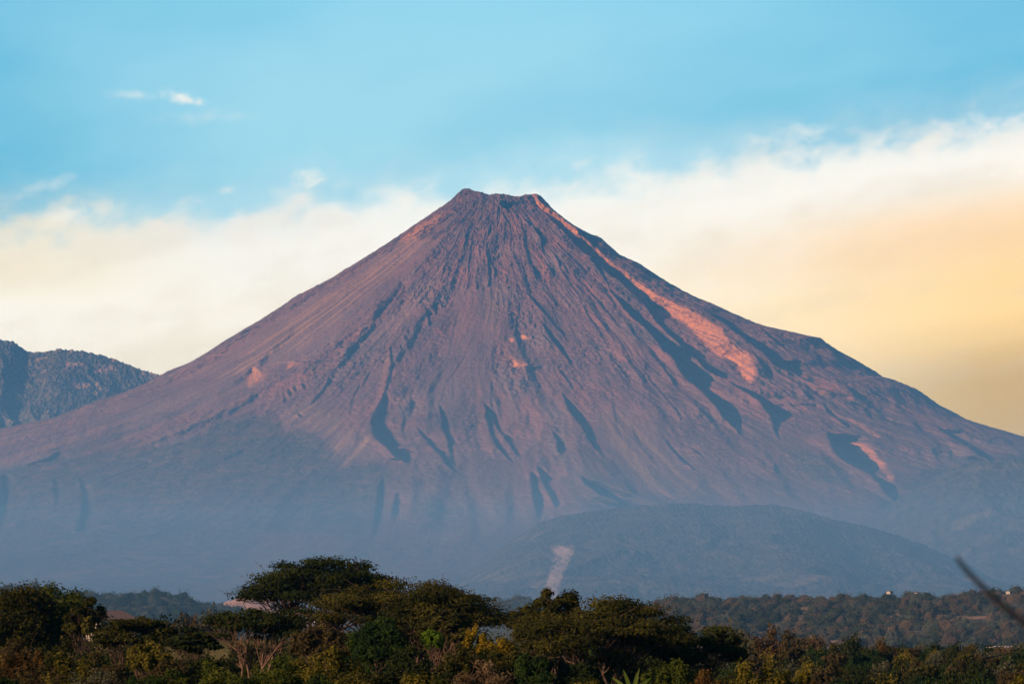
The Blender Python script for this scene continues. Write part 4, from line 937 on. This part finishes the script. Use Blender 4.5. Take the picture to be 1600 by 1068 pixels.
# darker trees standing further back fill the grove behind the front row
G_B = 'shaded trees at the back of the grove'
rng = np.random.default_rng(55)
back = [build_tree(10.0, 12.0, 11.0, 'round', LM[m_], 500 + i, 5200, 0.36) for i, m_ in enumerate(('dark', 'olive', 'dark', 'deep', 'green'))]
def put_back(k, u, v, wpx, dist, name, label, group):
    x, y, zt = at(u, v, dist); gz = float(ground_z(np.array(x), np.array(float(dist))))
    e_ = put_tree(name, back[k][0], back[k][1], (x, y, gz), rng.uniform(0, 6), 1, label, 'tree', group)
    e_.scale = (wpx * dist / F / 10.0, wpx * dist / F / 10.0, (zt - gz) / 12.0)
top_at = lambda u: float(np.interp(u, [-40, 130, 150, 180, 240, 320, 350, 460, 520, 600, 700, 760, 800, 830, 960, 1060, 1120, 1160], [960, 962, 978, 978, 985, 1000, 985, 975, 982, 950, 955, 975, 985, 965, 960, 985, 1005, 1030]))
b_kind = ['dark green', 'olive', 'blackish', 'deep green', 'light green']
zones = [(-40, 'under the leafy tree at the left edge'), (62, 'under the second leafy tree from the left'), (140, 'below the dark hut roof'), (190, 'below the low layered olive tree'),
         (262, 'behind the low dark layered tree'), (335, 'left of the bare forked limbs'), (415, 'right of the bare forked limbs'), (480, 'behind the thin brown tree'), (545, 'behind the dense dark round tree'),
         (635, 'left of the lime green bush'), (690, 'right of the lime green bush'), (755, 'behind the yellow flowering trees'), (810, 'below the spiky-topped tree'), (880, 'left under the broad dark spreading tree'),
         (950, 'right under the broad dark spreading tree'), (1030, 'left under the almost black tree'), (1090, 'right under the almost black tree')]
seen_l = {}
def uniq(base, ways):
    for wy in ways:
        if (base % wy) not in seen_l:
            seen_l[base % wy] = 1
            return base % wy
    return base % ways[0]
for r_, (dist, dv, st0) in enumerate(((470, 4, 52), (385, 28, 58))):
    u = -30 + 20 * r_
    while u < 1140:
        wpx = rng.uniform(84, 120)
        k_ = int(rng.integers(0, 5))
        zn = [z for a_, z in zones if a_ <= u][-1]
        put_back(k_, u, top_at(u) + dv + rng.uniform(-5, 9), wpx, dist * rng.uniform(0.97, 1.03), 'shaded_tree', uniq('%s ' + ('shaded %s tree ' % b_kind[k_]) + zn, [['farther', 'rearmost'], ['nearer', 'foremost']][r_]), G_B)
        u += st0 + rng.uniform(0, 18)

# banana plant at the bottom edge
def banana(u, v, dist, n, seed, label):
    rng = np.random.default_rng(seed)
    x, y, zt = at(u, v, dist); gz = float(ground_z(np.array(x), np.array(float(dist)))); H = zt - gz
    root = bpy.data.objects.new('banana_plant', None); COL.objects.link(root); root.location = (x, y, gz)
    tag(root, label, 'banana plant')
    T = Tubes(); T.add(wiggle((0, 0, -0.3), (0, 0, H * 0.55), rng, 5, 0.05), np.linspace(0.16, 0.10, 5), 8)
    link('stem', T.mesh('stem', LM['banana']), root)
    for i in range(n):
        a = -1.15 + 2.3 * i / (n - 1) + rng.normal() * 0.1
        L = H * 0.5 * rng.uniform(0.9, 1.2); k = 12
        tt_ = np.linspace(0, 1, k)
        lean_ = a * (0.45 + 0.95 * tt_)
        sx_ = np.cumsum(np.sin(lean_)) * L / k; sz_ = H * 0.5 + np.cumsum(np.cos(lean_)) * L / k
        sy_ = np.cumsum(np.full(k, rng.normal() * 0.35)) * L / k
        wd_ = 0.17 * np.sin(np.pi * np.clip(tt_, 0.03, 0.97)) ** 0.5 * (1 - 0.35 * tt_)
        dirx = np.cos(lean_); dirz = -np.sin(lean_)
        co = []
        for s_ in (-1, 0, 1):
            co.append(np.stack([sx_ + s_ * wd_ * dirx, sy_ - (0.06 if s_ else 0), sz_ + s_ * wd_ * dirz], -1))
        co = np.array(co).reshape(-1, 3)
        link('leaf', mesh_np('leaf', co, grid_faces(3, k), LM['banana'], True, {'leaf': np.full(len(co), rng.uniform(0.3, 1.0))}), root)
banana(988, 1049, 212, 6, 5, 'banana plant with upright pale green leaves at the bottom edge right of centre')

# undergrowth that fills the floor of the grove
rng = np.random.default_rng(77)
def floor_patch(name, n, ur, yr, hr, mats, per, leaf, label, seed):
    rng = np.random.default_rng(seed)
    yy = rng.uniform(*yr, n); uu_ = rng.uniform(*ur, n); xx = (uu_ - 800) * yy / F
    gz = ground_z(xx, yy); hh = rng.uniform(*hr, n); ww = hh * rng.uniform(0.8, 1.5, n)
    pid = np.repeat(np.arange(n), per)
    d = rng.normal(size=(n * per, 3)); d /= np.linalg.norm(d, axis=1, keepdims=True); d[:, 2] = np.abs(d[:, 2])
    r = rng.uniform(0, 1, n * per) ** 0.3
    pos = np.stack([xx, yy, gz], -1)[pid] + d * np.stack([ww, ww, hh], -1)[pid] * r[:, None]
    tone = rng.normal(0.35, 0.2, n)[pid] + rng.normal(0, 0.15, n * per)
    o = link(name, leaves_mesh(name, pos, leaf, tone, rng, LM[mats], out=d)); tag(o, label, None, None, 'stuff')
floor_patch('undergrowth', 620, (-60, 1200), (235, 470), (2.4, 5.2), 'dark', 120, 0.34, 'dark tangled undergrowth on the floor of the grove', 5)
floor_patch('scrub', 150, (-60, 1300), (225, 330), (1.2, 2.6), 'olive', 110, 0.22, 'olive dry scrub between the shrubs of the grove', 6)
floor_patch('grass', 600, (-400, 2000), (560, 2100), (0.6, 1.6), 'grey', 40, 0.8, 'rough grass and scrub on the fields behind the grove', 7)

# ------------------------------------------------------------------ the wood in the middle distance
MID = {}
def mid_kind(key, mt, style, W_, H, Hc, n, leaf, seed, bark=BARK):
    MID[key] = build_tree(W_, H, Hc, style, LM[mt], seed, n, leaf, bark) + (H,)
for i, (mt, style) in enumerate((('olive', 'mid'), ('dark', 'mid'), ('grey', 'mid'), ('brown', 'mid'), ('rust', 'mid'), ('deep', 'mid'), ('gold', 'mid'), ('tan', 'mid'), ('olive', 'umbrella'), ('brown', 'umbrella'))):
    mid_kind(i, mt, style, 10.0, 10.0, 7.5 if style == 'mid' else 4.5, 1500, 0.62, 300 + i)
used_m = set()
def put_mid(k, u, v, wpx, dist, label, group, sc_h=None, rot=0.0):
    x, y, zt = at(u, v, dist); gz = float(ground_z(np.array(x), np.array(float(dist))))
    tk, cr, H = MID[k]
    sx_ = wpx * dist / F / 10.0
    sz_ = (zt - gz) / H
    sx_ = max(sx_, 0.62 * sz_)
    e_ = put_tree('tree', tk, cr, (x, y, gz), rot, 1, label, 'tree', group)
    e_.scale = (sx_, sx_, sz_)
    return e_
G_M = 'scattered trees on the fields at right'
named_mid = [
 (4, 1200, 972, 58, 900, 'tallest rust brown tree standing before the far ridge'),
 (3, 1238, 986, 52, 860, 'reddish brown rounded tree right of the tallest rust brown tree'),
 (7, 1270, 989, 26, 960, 'small orange tan treetop behind the reddish brown tree'),
 (1, 1333, 992, 32, 820, 'small dark dome-shaped tree left of the round brown tree'),
 (4, 1380, 993, 36, 840, 'round brown tree standing clear between two dark ones'),
 (5, 1358, 1004, 16, 830, 'tiny dark green tree tucked between the dark dome and the round brown tree'),
 (2, 1138, 977, 44, 640, 'thin grey green tree with an open top at the end of the dark grove'),
 (3, 1162, 990, 34, 660, 'faint brown tree right behind the thin grey green tree'),
 (0, 1300, 1002, 44, 780, 'olive tree left of and below the dark dome-shaped tree'),
 (5, 1278, 1000, 32, 760, 'bluish green tree below the small orange tan treetop'),
 (8, 1432, 1042, 46, 560, 'pale olive flat-topped tree with visible stems near the bottom right'),
 (1, 1462, 1003, 30, 880, 'first of two dark trees on the skyline right of the round brown tree'),
 (1, 1495, 1003, 28, 880, 'second dark tree on the skyline, right of its twin'),
 (4, 1520, 1006, 34, 890, 'low reddish tree right of the two dark skyline trees'),
 (7, 1563, 1009, 30, 880, 'pinkish dry tree beside the brick-coloured wall'),
 (5, 1594, 1000, 40, 700, 'dark blue green tree at the right edge above the corner bush'),
 (6, 1262, 1030, 26, 620, 'small tree with yellow leaves in the middle of the wood'),
 (6, 1196, 1016, 26, 680, 'pale yellow green bushy tree at the edge of the small green field'),
 (9, 1240, 1008, 50, 740, 'flat brown tree under the reddish brown rounded tree'),
 (7, 1182, 1022, 20, 660, 'little orange treetop at the edge of the small green field'),
 (6, 1462, 1014, 26, 800, 'orange yellow tree below the two dark skyline trees'),
 (1, 1396, 1042, 60, 590, 'dark spreading tree left of the pale flat-topped tree'),
]
for i, (k, u, v, wpx, d, lab) in enumerate(named_mid):
    put_mid(k, u, v, wpx, d, lab, G_M, rot=0.7 * i)
rng = np.random.default_rng(404)
mk = {0: 'olive', 1: 'dark', 2: 'grey green', 3: 'brown', 4: 'rusty', 5: 'deep green', 6: 'yellowish', 8: 'flat-topped olive', 9: 'flat-topped brown'}
mrow = ['nearest the ridge', 'two', 'three', 'four', 'five', 'along the bottom']
mrow = ['one', 'two', 'three', 'four', 'five', 'six']
mz = [(1100, 'near the golden bushes'), (1262, 'left of the dark dome'), (1318, 'below the dark dome'), (1358, 'below the round brown tree'), (1402, 'left of the pale flat-topped tree'),
      (1436, 'right of the pale flat-topped tree'), (1478, 'below the second dark skyline tree'), (1512, 'below the low reddish tree'), (1548, 'below the brick building'), (1580, 'at the right edge'), (1615, 'beyond the right edge')]
klab = {0: 'small olive tree in the wood below the far ridge at right', 1: 'small dark tree in the wood below the far ridge at right', 2: 'small grey green tree in the wood below the far ridge at right',
        3: 'small brown tree in the wood below the far ridge at right', 4: 'small rusty tree in the wood below the far ridge at right', 5: 'small deep green tree in the wood below the far ridge at right',
        6: 'small yellowish tree in the wood below the far ridge at right', 8: 'small flat-topped olive tree in the wood below the far ridge at right', 9: 'small flat-topped brown tree in the wood below the far ridge at right'}
for row, (d, v0, v1, ua, ub, n) in enumerate(((1050, 999, 1006, 1215, 1690, 18), (900, 1005, 1012, 1225, 1690, 20), (800, 1010, 1018, 1240, 1690, 19), (700, 1018, 1028, 1215, 1690, 19), (620, 1028, 1040, 1230, 1690, 18), (540, 1042, 1054, 1240, 1690, 16))):
    for j in range(n):
        k = int(rng.choice([0, 0, 1, 1, 1, 2, 2, 2, 3, 5, 5, 5, 8, 9, 4, 6]))
        u = ua + (ub - ua) * (j + rng.uniform(0.15, 0.85)) / n
        v = rng.uniform(v0, v1) + (6 if row < 2 and u < 1290 else 0)
        zn = [z for a_, z in mz if a_ <= u][-1]
        lab_ = uniq('%s ' + ('%s tree in wood row %s, ' % (mk[k], mrow[row])) + zn, ['small', 'modest', 'bushy', 'lesser'])
        put_mid(k, u, v, rng.uniform(24, 46) * (700 / d) ** 0.4, d * rng.uniform(0.96, 1.04), lab_, 'small trees in the wood below the far ridge at right', rot=rng.uniform(0, 6))
G_L = 'distant trees between the left grove trees'
for (k, u, v, wpx, lab) in ((5, 236, 958, 24, 'round blue green tree left in the hazy row behind the low layered tree'), (1, 254, 962, 18, 'dark tree second in the hazy row behind the low layered tree'), (2, 270, 964, 18, 'greyish tree in the middle of the hazy row of trees'),
                           (3, 288, 960, 18, 'brownish tree in the hazy row left of the reddish topped one'), (4, 304, 957, 18, 'reddish topped tree in the hazy row of trees'), (5, 318, 962, 22, 'blue green tree at the right end of the hazy row'), (2, 335, 950, 22, 'greyish tree behind the forked tree crown')):
    put_mid(k, u, v, wpx, 1000, lab, G_L, rot=u)

# ------------------------------------------------------------------ far wooded ridges
ridge_mat = forest_mat('wooded_ridge', (0.045, 0.045, 0.028, 1), (0.085, 0.070, 0.045, 1), (0.24, 0.145, 0.095, 1), 0.02, 0.12, lo=0.52)
import bmesh
_b = bmesh.new(); bmesh.ops.create_icosphere(_b, subdivisions=2, radius=1.0)
ICO_V = np.array([v_.co[:] for v_ in _b.verts]); ICO_F = np.array([[v_.index for v_ in f_.verts] for f_ in _b.faces]); _b.free()
def woods(name, G, per_n, leaf, w_r, label, seed, mats, keep=None):
    rng = np.random.default_rng(seed)
    P = G.reshape(-1, 3)
    ok = P[:, 2] > ground_z(P[:, 0], P[:, 1]) + 0.5
    P = P[ok]
    xmin, xmax, ymin, ymax = P[:, 0].min(), P[:, 0].max(), P[:, 1].min(), P[:, 1].max()
    n, per = per_n
    sel = rng.choice(len(P), n)
    for mi, mt in enumerate(mats):
        c = P[sel[mi::len(mats)]]
        cl_ = fbm(c[:, 0] / 45., c[:, 1] / 45., 3, seed + 3)
        c = c[(cl_ + rng.normal(0, 0.12, len(c))) > -0.17]
        m = len(c)
        ww = rng.uniform(*w_r, m); hh = ww * rng.uniform(0.42, 0.75, m)
        pid = np.repeat(np.arange(m), per)
        d = rng.normal(size=(m * per, 3)); d /= np.linalg.norm(d, axis=1, keepdims=True); d[:, 2] = np.abs(d[:, 2])
        ph = rng.uniform(0, 6.28, (m, 3))
        def lump_f(dd, pp):
            return 1 + 0.16 * np.sin(dd[:, 0] * 5 + ph[pp, 0]) * np.sin(dd[:, 1] * 5 + ph[pp, 1]) + 0.12 * np.sin(dd[:, 2] * 6 + ph[pp, 2]) + 0.08 * np.sin(dd[:, 0] * 11 + ph[pp, 1]) * np.sin(dd[:, 1] * 11 + ph[pp, 2])
        half = np.stack([ww * 0.5, ww * 0.5, hh], -1)
        pos = c[pid] + d * half[pid] * (lump_f(d, pid) * rng.uniform(0.80, 1.12, m * per))[:, None]
        ctone = rng.normal(0.40, 0.18, m)
        # leafy shell ...
        nl_ = len(pos)
        nrm = d * 1.2 + rng.normal(size=(nl_, 3)) * 0.6; nrm /= np.linalg.norm(nrm, axis=1, keepdims=True)
        t1 = np.cross(nrm, rng.normal(size=(nl_, 3))); t1 /= np.linalg.norm(t1, axis=1, keepdims=True) + 1e-9
        t2 = np.cross(nrm, t1); s_ = (leaf * rng.uniform(0.6, 1.3, nl_))[:, None]
        lc = np.stack([pos - t1 * s_ * .7, pos - t2 * s_ * .5, pos + t1 * s_ * .7, pos + t2 * s_ * .5], 1).reshape(-1, 3)
        q_ = np.arange(4 * nl_).reshape(-1, 4)
        # ... on a solid lumpy crown
        nb = len(ICO_V); bp = np.repeat(np.arange(m), nb); dd = np.tile(ICO_V, (m, 1))
        bc = c[bp] + dd * half[bp] * (0.84 * lump_f(dd, bp))[:, None]
        bf = (ICO_F[None] + (np.arange(m) * nb)[:, None, None]).reshape(-1, 3) + 4 * nl_
        tone = np.concatenate([np.repeat(ctone[pid] + rng.normal(0, 0.16, nl_), 4), ctone[bp] - 0.25])
        o = link(name, mesh_np(name, np.concatenate([lc, bc]), np.concatenate([q_[:, [0, 1, 2]], q_[:, [0, 2, 3]], bf]), LM[mt], False, {'leaf': np.clip(tone, 0, 1)}))
        tag(o, label[mi], None, None, 'stuff')
G = hill('hill', [(930, 972), (985, 956), (1010, 950), (1040, 943), (1060, 941), (1100, 941), (1140, 944), (1200, 941), (1260, 939), (1300, 940), (1350, 938), (1400, 933), (1440, 935), (1490, 934),
                  (1530, 930), (1570, 927), (1600, 926), (1700, 920), (1900, 932), (2100, 962)], 2600., 560., 500., ridge_mat, 'long low wooded ridge with pinkish bare patches behind the fields at right', 700, 160,
         0.22, 1.0, 18., 401, 0.8, -2.0, 150.)
woods('woodland', G, (3000, 120), 0.8, (6.0, 13.5), ['greyish woodland covering the long ridge at right', 'brownish woodland covering the long ridge at right', 'dark woodland covering the long ridge at right'], 402, ['grey', 'tan', 'olive'])
G = hill('hill', [(60, 969), (100, 944), (125, 931), (150, 935), (190, 937), (240, 930), (262, 931), (290, 939), (320, 951), (345, 955), (380, 961), (430, 971)], 3600., 500., 400., ridge_mat,
         'small hazy wooded hill behind the left part of the grove', 300, 110, 0.15, 1.5, 20., 411, 0.8, -2.0, 160.)
woods('woodland', G, (1100, 110), 1.1, (8.0, 17.0), ['hazy grey woodland on the small hill behind the left grove', 'hazy dark woodland on the small hill behind the left grove'], 412, ['grey', 'dark'])
G = hill('hill', [(-200, 924), (-60, 921), (20, 919), (45, 914), (75, 917), (110, 934), (150, 954)], 3900., 400., 400., ridge_mat, 'faint wooded rise at the left edge behind the grove', 240, 90, 0.15, 1.5, 20., 421, 0.8, -2.0, 160.)
woods('woodland', G, (360, 110), 1.1, (9.0, 18.0), ['faint woodland on the rise at the left edge'], 422, ['grey'])
G = hill('hill', [(700, 974), (760, 943), (775, 939), (830, 938), (860, 943), (900, 954), (960, 969)], 4600., 400., 400., ridge_mat, 'flat-topped hazy rise in the gap between the two halves of the grove', 240, 90, 0.12, 1.5, 20., 431, 0.7, -2.0, 160.)
woods('woodland', G, (500, 110), 1.2, (9.0, 17.0), ['hazy woodland on the flat-topped rise between the two halves of the grove'], 432, ['grey'])
pinkm, t = new_mat('pink_soil')
nn_ = t.noise(t.n('ShaderNodeTexCoord').outputs['Object'], 0.06, 5, 0.6)
finish(t, t.mix(t.sm(nn_, 0.4, 0.65), (0.34, 0.20, 0.15, 1), (0.16, 0.11, 0.085, 1)), 1.0, nn_, 1.0, 0.5, 0.0)
hill('hill', [(300, 966), (335, 956), (352, 941), (372, 934), (395, 930), (430, 932), (480, 948), (520, 962)], 3900., 300., 300., pinkm, 'bare pinkish slope left of the tallest tree', 200, 70, 0.1, 2.0, 16., 441, 0.8, -2.0, 120.)

# ------------------------------------------------------------------ small buildings
def plain(name, a, b, sc=1.0):
    m, t = new_mat(name)
    n = t.noise(t.n('ShaderNodeTexCoord').outputs['Object'], sc, 4, 0.6)
    finish(t, t.mix(n, a + (1,), b + (1,)), 0.9, n, 0.02, 0.4, 0.1)
    return m
white_wall = plain('white_wall', (0.24, 0.21, 0.17), (0.33, 0.29, 0.24)); roof_dark = plain('dark_roof', (0.075, 0.060, 0.065), (0.12, 0.095, 0.09))
brick_wall = plain('brick_wall', (0.42, 0.20, 0.12), (0.55, 0.30, 0.19)); roof_tin = plain('tin_roof', (0.22, 0.20, 0.20), (0.32, 0.29, 0.28)); hole = plain('dark_opening', (0.02, 0.02, 0.022), (0.03, 0.03, 0.03))
def box(x0, x1, y0, y1, z0, z1):
    co = [(x, y, z) for x in (x0, x1) for y in (y0, y1) for z in (z0, z1)]
    return co, [(0, 1, 3, 2), (4, 6, 7, 5), (0, 4, 5, 1), (2, 3, 7, 6), (0, 2, 6, 4), (1, 5, 7, 3)]
def box_obj(name, mat, parent, *b):
    co, fc = box(*b)
    return link(name, mesh_np(name, np.array(co, float), np.array(fc), mat, False), parent)
def house(u, v, dist, w_, d_, h_, rh, wallm, roofm, label, rot, gz=None, cat='house', hip=0.35):
    """(u, v) is the ridge of the roof"""
    x, y, zt = at(u, v, dist)
    root = bpy.data.objects.new('house', None); COL.objects.link(root)
    zb = zt - rh - h_
    g = float(ground_z(np.array(x), np.array(float(dist)))) if gz is None else gz
    root.location = (x, y, zb); root.rotation_euler = (0, 0, rot)
    tag(root, label, cat)
    box_obj('wall', wallm, root, -w_ / 2, w_ / 2, -d_ / 2, d_ / 2, min(-0.5, g - zb - 0.5), h_)
    e_ = 0.45
    X_, Y_ = w_ / 2 + e_, d_ / 2 + e_; hx = w_ * 0.5 * (1 - hip)
    co = [(-X_, -Y_, h_ + .003), (X_, -Y_, h_ + .003), (X_, Y_, h_ + .003), (-X_, Y_, h_ + .003), (-X_, -Y_, h_ + .15), (X_, -Y_, h_ + .15), (X_, Y_, h_ + .15), (-X_, Y_, h_ + .15), (-hx, 0, h_ + rh), (hx, 0, h_ + rh)]
    bm_v = [bpy.data.meshes.new('roof')]
    bm_v[0].from_pydata(co, [], [(0, 3, 2, 1), (0, 1, 5, 4), (1, 2, 6, 5), (2, 3, 7, 6), (3, 0, 4, 7), (4, 5, 9, 8), (5, 6, 9), (6, 7, 8, 9), (7, 4, 8)])
    bm_v[0].materials.append(roofm)
    link('roof', bm_v[0], root)
    for k in (-0.27, 0.0, 0.27):
        nm = 'door' if k == 0 else 'window'
        lo = 0.02 if k == 0 else h_ * 0.35
        box_obj(nm, hole, root, k * w_ - 0.45, k * w_ + 0.45, -d_ / 2 - 0.04, -d_ / 2 + 0.05, lo, h_ * 0.8)
    return root
house(172, 953, 524, 6.6, 5.0, 2.2, 1.5, white_wall, roof_dark, 'hut with a dark hipped roof and white wall right of the left trees', 0.5)
house(513, 966, 524, 1.6, 4.0, 2.4, 0.6, white_wall, roof_tin, 'white hut glimpsed through the gap under the broad domed tree', 0.6)
house(1390, 922, 2560, 3.0, 4.0, 1.7, 0.6, white_wall, roof_dark, 'leftmost of the three tiny white houses on the far ridge', 0.7, 1000.0)
house(1434, 924, 2560, 3.4, 4.0, 1.7, 0.6, white_wall, roof_dark, 'middle one of the three tiny white houses on the far ridge', 0.5, 1000.0)
house(1577, 922, 2560, 3.4, 4.0, 1.7, 0.6, white_wall, roof_dark, 'rightmost of the three tiny white houses on the far ridge', 0.7, 1000.0)
house(1568, 1008, 1150, 9.0, 6.0, 2.8, 0.7, brick_wall, roof_tin, 'low brick-coloured building behind the trees near the right edge', 0.35)

# ------------------------------------------------------------------ the thin bare branch close to the camera
T = Tubes()
d0 = 7.5
p = [at(1494, 870, d0), at(1512, 893, d0), at(1535, 916, d0 * .995), at(1566, 945, d0 * .985), at(1600, 972, d0 * .975), at(1660, 1020, d0 * .95), at(1760, 1110, d0 * .93), at(1900, 1290, d0 * .92), at(2040, 1560, d0 * .92)]
p = [np.array(q) for q in p]
base = np.array([p[-1][0] + 0.1, p[-1][1], 37.9])
p += [p[-1] + (base - p[-1]) * 0.5 + np.array([0.03, 0, 0]), base]
tw_m = bark_mat('dark_twig', (0.006, 0.007, 0.010), (0.010, 0.012, 0.016))
root = bpy.data.objects.new('bare_sapling', None); COL.objects.link(root)
root.location = tuple(base)
tag(root, 'dark out-of-focus bare twig close to the camera, slanting in at the right edge', 'branch')
T.add([q - base for q in p], [0.0045, 0.006, 0.007, 0.0078, 0.0085, 0.0095, 0.011, 0.012, 0.014, 0.018, 0.022], 7)
link('stem', T.mesh('stem', tw_m), root)
T = Tubes(); rng = np.random.default_rng(9)
for i, s_ in ((7, 1), (8, -1), (8, 1)):
    a = p[i] - base
    T.add(wiggle(a, a + np.array([0.25 * s_ + 0.25, 0.05, 0.16]), rng, 5, 0.2), np.linspace(0.006, 0.002, 5), 5)
link('side_twig', T.mesh('side_twig', tw_m), root)
# ------------------------------------------------------------------ haze
def air(name, x0, x1, y0, y1, z0, z1, dens, color, label, aniso=0.0):
    co = np.array([(x, y, z) for x in (x0, x1) for y in (y0, y1) for z in (z0, z1)], float)
    fc = np.array([(0, 1, 3, 2), (4, 6, 7, 5), (0, 4, 5, 1), (2, 3, 7, 6), (0, 2, 6, 4), (1, 5, 7, 3)])
    m, t = new_mat(name)
    p = t.n('ShaderNodeVolumePrincipled', ins={'Color': color, 'Density': dens, 'Anisotropy': aniso})
    t.n('ShaderNodeOutputMaterial', ins={'Volume': p.outputs[0]})
    o = link(name, mesh_np(name, co, fc, m, False)); tag(o, label, None, None, 'stuff')
    return o
air('haze', -24500, 24500, -3100, 26900, -12.0, 2800.0, 1.6e-5, (0.02, 0.36, 1.0, 1), 'thin blue haze over the whole view')
air('mist', -24300, 24300, 1000, 26500, -11.0, 430.0, 6.0e-5, (0.28, 0.60, 1.0, 1), 'pale mist lying over the plain at the foot of the volcano')
